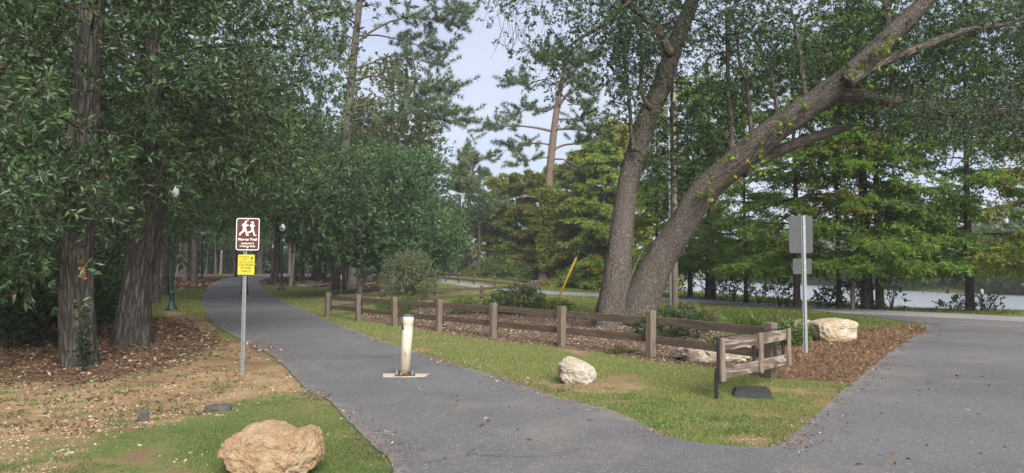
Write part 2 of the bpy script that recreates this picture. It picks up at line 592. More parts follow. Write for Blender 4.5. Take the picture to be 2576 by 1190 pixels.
# built things
M['rail_wood'] = wood_mat('rail_wood', 'X', (0.071, 0.050, 0.037), (0.124, 0.091, 0.069), (0.190, 0.149, 0.113), .7)
M['post_wood'] = wood_mat('post_wood', 'Z', (0.093, 0.072, 0.053), (0.152, 0.121, 0.090), (0.218, 0.179, 0.137), .6)
M['gate_wood'] = wood_mat('gate_wood', 'X', (0.060, 0.043, 0.034), (0.184, 0.144, 0.112), (0.336, 0.280, 0.232), 1.15, .8)
M['gate_wood_z'] = wood_mat('gate_wood_z', 'Z', (0.112, 0.084, 0.064), (0.200, 0.160, 0.124), (0.296, 0.244, 0.200), .8, .8)
M['far_wood'] = plain('far_wood', (.19, .15, .11), .9, .15, var=.35, scale=5)
M['pole_wood'] = wood_mat('pole_wood', 'Z', (.16, .13, .09), (.25, .21, .16), (.34, .30, .23), .5)
M['black_steel'] = plain('black_steel', (.018, .018, .019), .5, .4, var=.4)
M['galv'] = plain('galv', (.26, .275, .285), .5, .5, .45, var=.3, scale=30)
M['alu'] = plain('alu', (.058, .062, .062), .6, .3, .1, var=.12, scale=4)
M['sign_white'] = plain('sign_white', (.66, .66, .64), .45, .4, var=.05)
M['sign_brown'] = plain('sign_brown', (.085, .027, .018), .45, .4, var=.08)
M['sign_yellow'] = plain('sign_yellow', (.52, .43, .03), .45, .4, var=.08)
M['sign_ink'] = plain('sign_ink', (.02, .02, .03), .6, .2, var=.1)
M['lamp_green'] = plain('lamp_green', (.009, .036, .027), .4, .45, var=.3)
M['valve_black'] = plain('valve_black', (.028, .028, .030), .6, .3, var=.3, scale=20, bumpd=.001)
M['yellow_guard'] = plain('yellow_guard', (.55, .34, .012), .5, .35, var=.1)
M['white_plastic'] = plain('white_plastic', (.78, .78, .77), .4, .4, var=.05)


def bollard_mat():
    m, n, l, b = mat('bollard_paint', .5, .4)
    tc = n.new('ShaderNodeTexCoord')
    c = ramp(n, l, noise(n, l, tc.outputs['Object'], 5, 5, .6), [(.3, (.50, .445, .33)), (.7, (.59, .545, .43))])
    st = noise(n, l, mapping(n, l, tc.outputs['Object'], (30, 30, 7)), 1, 5, .7)
    c = mixc(n, l, ramp(n, l, st, [(.70, 0.0), (.76, .8)]), c, (.10, .07, .05))
    sx = n.new('ShaderNodeSeparateXYZ'); l.new(tc.outputs['Object'], sx.inputs[0])
    low = n.new('ShaderNodeMapRange'); low.inputs['From Min'].default_value = .10; low.inputs['From Max'].default_value = .0
    l.new(sx.outputs['Z'], low.inputs['Value'])
    mu = n.new('ShaderNodeMath'); mu.operation = 'MULTIPLY'
    l.new(low.outputs[0], mu.inputs[0]); l.new(ramp(n, l, noise(n, l, tc.outputs['Object'], 22, 4), [(.4, 0.0), (.6, 1.0)]), mu.inputs[1])
    c = mixc(n, l, mu.outputs[0], c, (.24, .10, .035))
    l.new(c, b.inputs['Base Color'])
    return m


M['bollard'] = bollard_mat()
M['rust'] = plain('rust', (.075, .040, .025), .9, .2, var=.6, scale=25, bumpd=.002)
M['cap_grey'] = plain('cap_grey', (.085, .085, .095), .6, .3, var=.3)
M['asphalt_scrap'] = plain('asphalt_scrap', (.075, .070, .066), .9, .2, var=.4, scale=20, bumpd=.004)
M['concrete'] = plain('concrete', (.42, .37, .29), .95, .1, var=.4, scale=14, bumpd=.003)


def globe_mat():
    m, n, l, b = mat('lamp_globe', .25, .5)
    b.inputs['Base Color'].default_value = (.80, .82, .84, 1)
    b.inputs['Subsurface Weight'].default_value = .25
    b.inputs['Subsurface Radius'].default_value = (.1, .1, .1)
    return m


M['globe'] = globe_mat()


def rock_mat(name, ca, cb, cc, dirt, scale=5.0):
    m, n, l, b = mat(name, .93, .15)
    tc = n.new('ShaderNodeTexCoord')
    n1 = noise(n, l, tc.outputs['Object'], scale, 8, .65, .4)
    c = ramp(n, l, n1, [(.3, ca), (.52, cb), (.72, cc)])
    n2 = noise(n, l, tc.outputs['Object'], scale * 7, 5, .7)
    c = mixc(n, l, ramp(n, l, n2, [(.3, .55), (.5, 0.0)]), c, dirt)
    vo = n.new('ShaderNodeTexVoronoi'); vo.inputs['Scale'].default_value = scale * 5
    l.new(tc.outputs['Object'], vo.inputs['Vector'])
    c = mixc(n, l, ramp(n, l, vo.outputs['Distance'], [(.08, .5), (.22, 0.0)]), c, dirt)
    l.new(c, b.inputs['Base Color'])
    bump(n, l, b, n2, .02, .9)
    return m


M['rock_tan'] = rock_mat('rock_tan', (.235, .14, .072), (.305, .21, .122), (.36, .285, .205), (.12, .075, .042))
M['rock_white'] = rock_mat('rock_white', (.28, .23, .15), (.36, .33, .265), (.41, .395, .35), (.16, .13, .09), 4)
M['rock_bed'] = rock_mat('rock_bed', (.24, .19, .135), (.37, .31, .24), (.46, .43, .38), (.08, .075, .07), 6)
M['rock_slab'] = rock_mat('rock_slab', (.26, .18, .10), (.38, .31, .22), (.48, .44, .37), (.15, .115, .08), 3)


def asphalt_mat(name, base, dusty):
    m, n, l, b = mat(name, .66, .45)
    tc = n.new('ShaderNodeTexCoord')
    o = tc.outputs['Object']
    n1 = noise(n, l, o, .35, 4, .6)
    c = ramp(n, l, n1, [(.32, tuple(x * .78 for x in base)), (.68, tuple(x * 1.18 for x in base))])
    n2 = noise(n, l, o, 130, 2, .8)
    c = mixc(n, l, ramp(n, l, n2, [(.33, .55), (.5, 0.0)]), c, tuple(x * .45 for x in base))
    vo = n.new('ShaderNodeTexVoronoi'); vo.inputs['Scale'].default_value = 62
    l.new(o, vo.inputs['Vector'])
    sp = ramp(n, l, vo.outputs['Color'], [(.74, 0.0), (.84, .7)])
    c = mixc(n, l, sp, c, tuple(min(1, x * 2.0) for x in base))
    # dust with a shape of its own, dark worn streaks along the drive
    n3 = noise(n, l, o, 1.1, 6, .7)
    n4 = noise(n, l, o, .22, 2, .5)
    mu = n.new('ShaderNodeMath'); mu.operation = 'MULTIPLY'; l.new(n3, mu.inputs[0]); l.new(n4, mu.inputs[1])
    c = mixc(n, l, ramp(n, l, mu.outputs[0], [(.27, 0.0), (.42, .42)]), c, dusty)
    n5 = noise(n, l, mapping(n, l, o, (1.2, .5, 1)), 1.6, 6, .75)
    c = mixc(n, l, ramp(n, l, n5, [(.30, .55), (.40, 0.0)]), c, tuple(x * .55 for x in base))
    ea = n.new('ShaderNodeAttribute'); ea.attribute_name = 'edge'
    n6 = noise(n, l, o, 5, 5, .7)
    e2 = n.new('ShaderNodeMath'); e2.operation = 'MULTIPLY'; l.new(ea.outputs['Fac'], e2.inputs[0]); l.new(n6, e2.inputs[1])
    c = mixc(n, l, ramp(n, l, e2.outputs[0], [(.40, 0.0), (.60, .6)]), c, dusty)
    vc = n.new('ShaderNodeTexVoronoi'); vc.feature = 'DISTANCE_TO_EDGE'; vc.inputs['Scale'].default_value = .42
    wv = n.new('ShaderNodeMix'); wv.data_type = 'VECTOR'; wv.inputs[0].default_value = .35
    wz = n.new('ShaderNodeTexNoise'); wz.inputs['Scale'].default_value = 2.2; wz.inputs['Detail'].default_value = 5
    l.new(o, wz.inputs['Vector']); l.new(o, wv.inputs[4]); l.new(wz.outputs['Color'], wv.inputs[5]); l.new(wv.outputs[1], vc.inputs['Vector'])
    ck = ramp(n, l, vc.outputs['Distance'], [(.0, 1.0), (.006, 0.0)])
    cm_ = n.new('ShaderNodeMath'); cm_.operation = 'MULTIPLY'; l.new(ck, cm_.inputs[0]); l.new(ramp(n, l, noise(n, l, o, .3, 2), [(.50, 0.0), (.58, .75)]), cm_.inputs[1])
    c = mixc(n, l, cm_.outputs[0], c, tuple(x * .35 for x in base))
    nt_ = noise(n, l, mapping(n, l, o, (1, 1, 1)), .8, 3, .5, 1.5)
    c = mixc(n, l, ramp(n, l, nt_, [(.60, 0.0), (.70, .35)]), c, tuple(x * .72 for x in base))
    l.new(c, b.inputs['Base Color'])
    bump(n, l, b, n2, .006, .6)
    return m


M['asphalt'] = asphalt_mat('asphalt', (.106, .103, .102), (.23, .19, .14))


def ground_mat():
    m, n, l, b = mat('ground', .95, .08)
    tc = n.new('ShaderNodeTexCoord'); o = tc.outputs['Object']
    za = n.new('ShaderNodeAttribute'); za.attribute_name = 'zone'
    sp = n.new('ShaderNodeSeparateColor'); l.new(za.outputs['Color'], sp.inputs[0])
    nf = noise(n, l, o, 26, 5, .75); nm = noise(n, l, o, 3.2, 5, .65); nb = noise(n, l, o, .5, 4, .6)
    grass = ramp(n, l, nf, [(.28, (.060, .075, .026)), (.5, (.120, .135, .042)), (.72, (.215, .205, .085))])
    grass = mixc(n, l, ramp(n, l, nm, [(.42, 0.0), (.68, .7)]), grass, (.195, .165, .075))
    grass = mixc(n, l, ramp(n, l, nb, [(.42, 0.0), (.62, .55)]), grass, (.100, .135, .038))
    dirt = ramp(n, l, nf, [(.3, (.19, .125, .066)), (.52, (.32, .222, .120)), (.72, (.44, .335, .205))])
    dirt = mixc(n, l, ramp(n, l, nm, [(.40, 0.0), (.62, .7)]), dirt, (.20, .130, .072))
    dirt = mixc(n, l, ramp(n, l, nb, [(.42, 0.0), (.60, .75)]), dirt, (.150, .098, .058))
    litter = ramp(n, l, nf, [(.3, (.060, .040, .027)), (.5, (.125, .085, .055)), (.72, (.235, .165, .110))])
    mulch = ramp(n, l, nf, [(.3, (.095, .060, .042)), (.5, (.160, .104, .072)), (.72, (.27, .19, .135))])

    def wob(ch, lo=.38, hi=.62):
        a = n.new('ShaderNodeMath'); a.operation = 'ADD'; l.new(ch, a.inputs[0])
        s = n.new('ShaderNodeMath'); s.operation = 'MULTIPLY_ADD'; s.inputs[1].default_value = 1.7; s.inputs[2].default_value = -.85
        l.new(nm, s.inputs[0]); l.new(s.outputs[0], a.inputs[1])
        return ramp(n, l, a.outputs[0], [(lo, 0.0), (hi, 1.0)])
    c = mixc(n, l, wob(sp.outputs[0]), grass, dirt)
    c = mixc(n, l, wob(sp.outputs[2]), c, litter)
    c = mixc(n, l, wob(sp.outputs[1]), c, mulch)
    l.new(c, b.inputs['Base Color'])
    bump(n, l, b, nf, .03, .8)
    return m


M['ground'] = ground_mat()


def water_mat():
    m, n, l, b = mat('lake_water', .28, .5)
    b.inputs['IOR'].default_value = 1.5
    b.inputs['Base Color'].default_value = (.25, .27, .29, 1)  # pale base colour stands in for part of the sky's reflection
    tc = n.new('ShaderNodeTexCoord')
    v = mapping(n, l, tc.outputs['Object'], (1.0, .55, 1))
    n1 = noise(n, l, v, 2.4, 4, .6)
    bump(n, l, b, n1, .45, 1.0)
    return m


M['water'] = water_mat()

# ------------------------------------------------------------------ ground zones, measured on the photograph and laid on the ground
def zone(pts):
    return [tuple(p[:2]) for p in gnd(*np.array(pts, float).T)]


tip = gnd(1935, 1128)[:2]
PATH_L = [(-.2, 2.2), *[tuple(p[:2]) for p in gnd(*np.array([(990, 1190), (945, 1130), (905, 1090), (820, 1003), (775, 983), (700, 908), (660, 882), (620, 862), (560, 830), (525, 800), (508, 768), (510, 738), (535, 712), (575, 699), (640, 693), (720, 690)], float).T)]]
PATH_R = [tuple(p[:2]) for p in gnd(*np.array([(1935, 1128), (1800, 1122), (1700, 1105), (1640, 1080), (1530, 1032), (1400, 1000), (1330, 975), (1260, 950), (1150, 919), (1050, 888), (900, 836), (780, 787), (715, 758), (675, 733), (655, 714), (668, 702), (725, 696)], float).T)]
ISL_R = [tuple(p[:2]) for p in gnd(*np.array([(1935, 1128), (1968, 1108), (2010, 1082), (2070, 1030), (2130, 975), (2200, 916), (2260, 871), (2318, 838), (2328, 824), (2310, 815), (2270, 808), (2200, 798), (2100, 788), (1990, 777), (1800, 765), (1600, 752), (1500, 747), (1380, 741), (1290, 734), (1220, 727), (1150, 718), (1095, 709), (1075, 703)], float).T)]
LAKE_R = [tuple(p[:2]) for p in gnd(*np.array([(2576, 799), (2400, 790), (2230, 782), (2000, 768), (1800, 756), (1600, 743), (1500, 738), (1380, 732), (1290, 725), (1200, 714), (1130, 705.5), (1125, 701), (1165, 698), (1240, 697.5)], float).T)]
far_road = [tuple(p[:2]) for p in gnd(*np.array([(1240, 694.5), (1160, 694.5), (1080, 696)], float).T)]
SEAM = [tuple(tip), (2.5, 4.2), (2.6, 2.2), (2.6, -5)]
path_poly = [(-.6, -5)] + list(map(tuple, crom(PATH_L, 8))) + list(map(tuple, crom(PATH_R[::-1], 8))) + SEAM[1:]
road_poly = [(26, -5), (27, 8), (60, 12), (60, 17)] + list(map(tuple, crom(LAKE_R, 8))) + far_road + list(map(tuple, crom(ISL_R[::-1], 8))) + SEAM[1:]


path_sdf = [(-.6, -5)] + list(map(tuple, crom(PATH_L, 2))) + list(map(tuple, crom(PATH_R[::-1], 2))) + SEAM[1:]
road_sdf = [(26, -5), (27, 8), (60, 12), (60, 17)] + list(map(tuple, crom(LAKE_R, 2))) + far_road + list(map(tuple, crom(ISL_R[::-1], 2))) + SEAM[1:]


def rough_edge(poly, step=.12, amp=.05, seed=3):
    out = []
    P = [np.array(p) for p in poly]
    for a, b in zip(P, P[1:] + P[:1]):
        d = np.linalg.norm(b - a)
        dist = max(6.0, float(np.linalg.norm((a + b) / 2)))
        st = step * max(1, dist / 10)
        k = max(1, min(400, int(d / st)))
        nrm = np.array([-(b - a)[1], (b - a)[0]]) / (d + 1e-9)
        for i in range(k):
            p = a + (b - a) * i / k
            on_seam = abs(p[0] - 2.5) < .25 and p[1] < tip[1] + .02
            if d > 1e-6 and not on_seam and i:
                p = p + nrm * amp * (2 * fbm(p[0] * 1.0, p[1], .45, seed) - 1)
            out.append(tuple(p))
    return out


def sheet(name, poly, mat_, z, skirt=.07, grid=.8):
    poly = rough_edge(poly)
    P = np.array(poly)
    gx = np.arange(P[:, 0].min(), P[:, 0].max(), grid); gy = np.arange(P[:, 1].min(), P[:, 1].max(), grid)
    X, Y = np.meshgrid(gx, gy); X = X.ravel(); Y = Y.ravel()
    keep = (sdf_poly(X, Y, poly) < -grid * .4) & (np.hypot(X, Y) < 90)
    far = (np.abs(X / grid % 3 - 1) < .6) & (np.abs(Y / grid % 3 - 1) < .6)
    keep &= (np.hypot(X, Y) < 45) | far
    vs = [Vector(p) for p in poly] + [Vector((a, b)) for a, b in zip(X[keep], Y[keep])]
    n = len(poly)
    ed = [(i, (i + 1) % n) for i in range(n)]
    r_ = delaunay_2d_cdt(vs, ed, [], 1, 1e-5)
    V = np.array([tuple(v) for v in r_[0]]); Fc = np.array(r_[2])
    ed_out = np.array([e for e, src in zip(r_[1], r_[4]) if any(s_ < n for s_ in src)]) if len(r_[4]) == len(r_[1]) else np.zeros((0, 2), int)
    zz = terrain(V[:, 0], V[:, 1]) + z
    V3 = np.column_stack([V, zz])
    mb = MB().add(V3, Fc)
    if len(ed_out):
        a, b = V3[ed_out[:, 0]], V3[ed_out[:, 1]]
        k = len(a)
        W = np.vstack([a, b, b - [0, 0, skirt], a - [0, 0, skirt]])
        mb.add(W, np.stack([np.arange(k), np.arange(k) + k, np.arange(k) + 2 * k, np.arange(k) + 3 * k], 1))
    me = mb.mesh(name, mat_)
    AV = np.vstack(mb.V)
    d = -sdf_poly(AV[:, 0], AV[:, 1], poly)
    if name == 'path':
        d = np.where((AV[:, 0] > 1.5) & (AV[:, 1] < tip[1] + .5), 9, d)
    else:
        d = np.where((AV[:, 0] < 3.4) & (AV[:, 1] < tip[1]), 9, d)
    a = me.attributes.new('edge', 'FLOAT', 'POINT')
    a.data.foreach_set('value', (1 - sstep(0, .55, d)).astype(np.float32))
    o = bpy.data.objects.new(name, me); COL.objects.link(o)
    return tag(o, kind='structure')


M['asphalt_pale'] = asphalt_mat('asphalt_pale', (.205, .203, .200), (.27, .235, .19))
path_o = sheet('path', path_poly, M['asphalt'], .014)
path_o['label'] = 'grey asphalt fitness path winding from the foreground into the wood'
road_o = sheet('road', road_poly, M['asphalt'], .014)
road_o['label'] = 'grey asphalt park road running right and round along the lake'

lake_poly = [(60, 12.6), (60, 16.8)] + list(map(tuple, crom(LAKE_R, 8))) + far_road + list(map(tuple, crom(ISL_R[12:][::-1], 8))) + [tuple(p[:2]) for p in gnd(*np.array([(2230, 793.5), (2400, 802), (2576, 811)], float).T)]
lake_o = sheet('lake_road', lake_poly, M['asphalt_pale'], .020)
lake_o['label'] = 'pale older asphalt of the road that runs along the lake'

Z_DIRT = [zone([(-200, 930), (150, 965), (300, 960), (440, 930), (560, 862), (625, 862), (700, 915), (780, 985), (700, 990), (600, 1012), (470, 1055), (330, 1085), (150, 1105), (-200, 1150)]),
          zone([(1640, 1083), (1800, 1112), (1935, 1130), (2020, 1075), (1985, 1055), (1935, 1095), (1800, 1090), (1700, 1072)]),
          zone([(1300, 952), (1420, 962), (1520, 962), (1565, 955), (1540, 975), (1430, 990), (1370, 985)]),
          zone([(1650, 1000), (1730, 995), (1745, 1010), (1680, 1018)]),
          zone([(1860, 1040), (1960, 1030), (2000, 1045), (1920, 1060)]),
          zone([(375, 775), (440, 783), (520, 800), (555, 830), (480, 840), (420, 800)]),
          zone([(390, 728), (500, 716), (505, 722), (420, 735)])]
Z_LITTER = [zone([(-400, 770), (150, 790), (300, 800), (420, 800), (500, 830), (560, 862), (440, 925), (250, 965), (-300, 965)]),
            zone([(230, 745), (230, 722), (400, 708), (530, 702), (512, 725), (420, 727)]),
            zone([(670, 716), (800, 722), (960, 726), (960, 700), (700, 700), (660, 704)]),
            zone([(1480, 826), (1560, 815), (1660, 822), (1690, 845), (1500, 845)]),
            [(-60, 60), (-15, 60), (-4, 66), (-6, 90), (-10, 160), (-120, 160)],
            zone([(1290, 716), (1365, 722), (1420, 722), (1400, 714), (1340, 710)]),
            zone([(1150, 699), (1230, 696), (1260, 698), (1190, 702)])]
Z_MULCH = [zone([(895, 802), (995, 819), (1106, 838), (1240, 858), (1410, 876), (1560, 895), (1640, 912), (1800, 922), (1945, 950), (1995, 880), (1860, 850), (1700, 842), (1500, 790), (1350, 772), (1180, 762), (1000, 772)]),
           zone([(1945, 950), (2060, 958), (2165, 964), (2262, 874), (2322, 830), (2300, 818), (2230, 824), (2150, 834), (2060, 858), (1990, 874)])]


Z_SOIL = zone([(-300, 1080), (300, 1080), (520, 1050), (560, 1120), (760, 1150), (860, 1200), (860, 1300), (-300, 1300)])


def zones(x, y):
    def grp(zs, soft):
        d = np.min([sdf_poly(x, y, z) for z in zs], 0)
        return 1 - sstep(-soft, soft, d)
    di = np.maximum(grp([Z_DIRT[0]] + Z_DIRT[5:], .45), .72 * grp(Z_DIRT[1:5], .35)); li = grp(Z_LITTER, .5); mu = grp(Z_MULCH, .12)
    # scattered bare spots in the turf and grass islands on the bank
    di = np.maximum(di, .55 * grp([Z_SOIL], .5) * sstep(.36, .56, fbm(x, y, .9, 63)))
    di = np.maximum(di, .6 * sstep(.56, .72, fbm(x, y, 1.3, 11)) * (y < 18))
    return di, mu, li


def axis(lo, hi, dense_lo, dense_hi, step, g=1.12):
    a = list(np.arange(dense_lo, dense_hi, step))
    s = step; v = a[-1]
    while v < hi:
        s *= g; v += s; a.append(v)
    s = step; v = a[0]; b = []
    while v > lo:
        s *= g; v -= s; b.append(v)
    return np.array(b[::-1] + a)


gx = axis(-400, 420, -13, 20, .2)
gy = axis(-60, 420, 4, 46, .2)
X, Y = np.meshgrid(gx, gy)
sd_a = np.minimum(sdf_poly(X, Y, path_sdf), sdf_poly(X, Y, road_sdf))
rel = (.05 * (fbm(X, Y, 2.2, 5) - .5) + .03 * (fbm(X, Y, .5, 9) - .5)) * sstep(.1, 1.0, sd_a) * (Y < 70)
mound = .22 * np.exp(-((X - 3.3) ** 2 + (Y - 17.6) ** 2) / 3.0) + .10 * np.exp(-((X + 6.9) ** 2 + (Y - 11.6) ** 2) / 1.5) + .10 * np.exp(-((X + 7.8) ** 2 + (Y - 14.8) ** 2) / 1.5)
Zg = terrain(X, Y) + rel + mound * sstep(.1, .9, sd_a) - .045 * (1 - sstep(-.2, -.02, sd_a))
di, mu, li = zones(X, Y)
ny, nx = X.shape
i = np.arange(ny - 1)[:, None]; j = np.arange(nx - 1)[None]
q = np.stack([i * nx + j, i * nx + j + 1, (i + 1) * nx + j + 1, (i + 1) * nx + j], -1).reshape(-1, 4)
mb = MB().add(np.stack([X, Y, Zg], -1).reshape(-1, 3), q)
me = mb.mesh('ground', M['ground'], smooth=True)
a = me.attributes.new('zone', 'FLOAT_COLOR', 'POINT')
a.data.foreach_set('color', np.stack([di, mu, li, np.ones_like(di)], -1).astype(np.float32).ravel())
g_o = bpy.data.objects.new('ground', me); COL.objects.link(g_o)
tag(g_o, 'grassy and sandy park ground with leaf litter and mulch', kind='structure')


def gz(x, y):
    """height of the built ground"""
    x = np.asarray(x, float); y = np.asarray(y, float)
    d = np.minimum(sdf_poly(x, y, path_sdf), sdf_poly(x, y, road_sdf))
    r_ = (.05 * (fbm(x, y, 2.2, 5) - .5) + .03 * (fbm(x, y, .5, 9) - .5)) * sstep(.1, 1.0, d) * (y < 70)
    mo = .22 * np.exp(-((x - 3.3) ** 2 + (y - 17.6) ** 2) / 3.0) + .10 * np.exp(-((x + 6.9) ** 2 + (y - 11.6) ** 2) / 1.5) + .10 * np.exp(-((x + 7.8) ** 2 + (y - 14.8) ** 2) / 1.5)
    return terrain(x, y) + r_ + mo * sstep(.1, .9, d)


mb = MB().add([(8, 15, WATER_Z), (415, 15, WATER_Z), (415, 300, WATER_Z), (8, 300, WATER_Z)], [[0, 1, 2, 3]])
w_o = part('water', mb, M['water']); tag(w_o, 'reflecting lake water tinted pale for sky sheen, behind the cypresses', kind='structure')

#@@TREES
# ------------------------------------------------------------------ trees
def ridged(k, amp, kz, seed=0):
    def f(th, L, r):
        out = np.zeros(th.shape)
        for idx in np.ndindex(th.shape):
            t, l_ = th[idx], L[idx]
            v = mnoise.noise(Vector((math.cos(t) * k + seed, math.sin(t) * k, l_ * kz)))
            w = mnoise.noise(Vector((math.cos(t) * k * .3 + seed, math.sin(t) * k * .3, l_ * kz * .5 + 9)))
            out[idx] = amp * (abs(v) * 2 - .5) + amp * 1.6 * w
        return out
    return f


def dtrunk(pts):
    """(image x, image y, distance, width in the image) -> world points and radii"""
    p = np.array(pts, float)
    return at(p[:, 0], p[:, 1], p[:, 2]), p[:, 3] * .5 * p[:, 2] / F


def scrub(reg, n, d0, d1, r=rng, jitter=0):
    """n points spread over an area of the view (polygon in image measure) at distances d0..d1"""
    P = np.array(reg, float)
    out = []
    while len(out) < n:
        u = r.uniform(P[:, 0].min(), P[:, 0].max(), 4 * n); v = r.uniform(P[:, 1].min(), P[:, 1].max(), 4 * n)
        k = sdf_poly(u, v, reg) < 0
        d = r.uniform(d0, d1, 4 * n)
        out += list(at(u[k], v[k], d[k]))
    return np.array(out[:n])


def ellip(c, rad, n, r=rng, shell=.5):
    g = unit(r.normal(size=(n, 3)))
    s = r.uniform(shell ** 3, 1, n) ** (1 / 3)
    return np.asarray(c) + g * s[:, None] * np.asarray(rad)


def branch_to(mb, skel, skel_r, C, r=rng, lift=.25, n=4, rmax=.06, rise=.6, k=5, mi=0):
    """a tapering bough from the skeleton to each cluster centre"""
    for c in C:
        d = np.linalg.norm((skel - c) * [1, 1, .8], axis=1) + np.where(skel[:, 2] > c[2] + .3, (skel[:, 2] - c[2]) * rise, 0)
        s = int(np.argmin(d))
        a = skel[s]; ln = np.linalg.norm(c - a)
        t = np.linspace(0, 1, k)[:, None]
        m_ = (a + c) / 2 + np.array([0, 0, lift * ln]) * .5 + r.normal(size=3) * ln * .08
        P = a * (1 - t) ** 2 + 2 * m_ * t * (1 - t) + c * t ** 2
        r0 = min(skel_r[s] * .5, .012 + .018 * ln, rmax)
        tube(mb, P, np.linspace(r0, max(.004, r0 * .2), k), n, cap=False, mi=mi)


def stems_of(mb_b, P, D, slen, w=.004, mi=0):
    """a hair-thin twig under every sprig"""
    n = len(P)
    S = unit(np.cross(D, rng.normal(size=D.shape))) * w
    V = np.stack([P - D * slen * .6 - S, P - D * slen * .6 + S, P + D * slen], 1).reshape(-1, 3)
    mb_b.add(V, (np.arange(n)[:, None] * 3 + [0, 1, 2]), mi)


def add_tree(name, base, label, trunks, bark, leafmat, clusters, spec, group=None, cat='tree', twigs=True, limbs=None, centre=None, seg=10, relief=None, flare=(.5, .55, 5, 0.0)):
    """trunks: list of (points, radii); clusters: (n,3); spec: dict(k, rad, slen, m, L, W, ...)"""
    root = thing(name, base, label, cat, group)
    tb = MB(); sk, sr = [], []
    for q_, (P, rd) in enumerate(trunks):
        per = max(4, int(40 / len(P))) if relief else 5
        PP = crom(P, per); RR = np.interp(np.linspace(0, 1, len(PP)), np.linspace(0, 1, len(rd)), rd)
        tube(tb, PP, RR, seg, flare=flare if q_ == 0 and flare else None, relief=relief)
        sk.append(PP); sr.append(RR)
    part('trunk', tb, bark, root, smooth=True, bark=True)
    sk = np.vstack(sk); sr = np.concatenate(sr)
    bb = MB()
    for (P, rd) in (limbs or []):
        PP = crom(P, 5); RR = np.interp(np.linspace(0, 1, len(PP)), np.linspace(0, 1, len(rd)), rd)
        tube(bb, PP, RR, 8); sk = np.vstack([sk, PP]); sr = np.concatenate([sr, RR])
    high = sk[:, 2] > base[2] + spec.get('clear', 1.5)
    if not high.any():
        high[:] = True
    if len(clusters):
        branch_to(bb, sk[high], sr[high], clusters[:: spec.get('bstep', 1)], rmax=spec.get('rmax', .06), lift=spec.get('lift', .25))
        cen = centre if centre is not None else sk[high].mean(0)
        P, D = sprigs(clusters, spec['rad'], spec['k'], cen, flat=spec.get('flat', .7), out=spec.get('out', .6), up=spec.get('up', .1))
        cm = MB()
        sprig_leaves(cm, P, D, spec['slen'], spec['m'], spec['L'], spec['W'], spec.get('spread', .8), spec.get('droop', 0))
        if twigs:
            stems_of(bb, P, D, spec['slen'])
        part('crown', cm, leafmat, root)
    if bb.n:
        part('branches', bb, M.get(spec.get('bm', 'twig')), root, smooth=True, bark=True)
    return root


# ---- the two oaks at the left edge
A1p, A1r = dtrunk([(203, 932, 11.4, 88), (200, 880, 11.4, 82), (192, 780, 11.4, 78), (192, 690, 11.4, 76), (194, 590, 11.4, 72), (200, 470, 11.4, 70), (210, 330, 11.45, 68), (220, 170, 11.5, 64), (232, 0, 11.6, 60), (240, -200, 11.7, 54), (250, -420, 11.9, 44), (255, -700, 12.1, 26)])
A1p[0, 2] = -.12
cl1 = np.vstack([scrub([(-250, -260), (150, -260), (150, 330), (60, 470), (-250, 470)], 130, 9.2, 15),
                 scrub([(-250, 420), (70, 360), (150, 540), (160, 640), (60, 700), (-250, 700)], 95, 9.0, 13),
                 scrub([(240, -300), (480, -300), (500, 200), (410, 350), (300, 440), (255, 300)], 100, 10.5, 15),
                 scrub([(100, 380), (260, 340), (250, 520), (150, 560)], 16, 10.2, 11.0),
                 scrub([(100, -60), (290, -80), (290, 30), (100, 40)], 10, 9.8, 10.8),
                 ellip((-7.2, 11.8, 9.2), (4.6, 4.2, 2.6), 110)])
add_tree('oak_tree', Vector((A1p[0][0], A1p[0][1], 0)), 'tall oak at left edge with deeply furrowed pale lit trunk', [(A1p, A1r)], M['bark_oak'], M['oak_leaf'], cl1,
         dict(k=9, rad=.46, slen=.24, m=12, L=.125, W=.042, clear=1.8, flat=.7, out=.35, up=.05, bstep=5, rmax=.022, lift=.35), seg=72, relief=ridged(7, .009, 2.2, 1.0), flare=(.28, .42, 5, .8))

A2p, A2r = dtrunk([(333, 878, 14.6, 98), (335, 830, 14.6, 84), (340, 760, 14.6, 76), (348, 690, 14.6, 72), (362, 610, 14.6, 72), (378, 530, 14.6, 66), (385, 430, 14.7, 58), (380, 250, 15, 50), (400, 50, 15.3, 44), (440, -300, 16, 24)])
A2p[0, 2] = -.12
cl2 = np.vstack([scrub([(270, -250), (640, -250), (640, 420), (560, 480), (480, 395), (405, 395), (370, 520), (300, 520)], 230, 14.5, 20),
                 scrub([(520, 260), (700, 200), (760, 400), (650, 500), (540, 500)], 60, 15, 19),
                 scrub([(395, 520), (425, 500), (420, 640), (400, 600)], 6, 16, 20),
                 scrub([(320, 320), (430, 320), (420, 480), (375, 560), (330, 520)], 16, 13.0, 14.1),
                 ellip((-6.8, 16.2, 9.5), (5.0, 4.4, 2.8), 90)])
add_tree('oak_tree', Vector((A2p[0][0], A2p[0][1], 0)), 'darker oak with flared base, right of the tall furrowed oak', [(A2p, A2r)], M['bark_oak'], M['oak_leaf'], cl2,
         dict(k=10, rad=.58, slen=.30, m=12, L=.14, W=.048, clear=3.0, flat=.65, out=.35, up=.05, bstep=6, rmax=.028, lift=.35), seg=72, relief=ridged(8, .010, 2.0, 5.0), flare=(.3, .38, 5, 2.0))

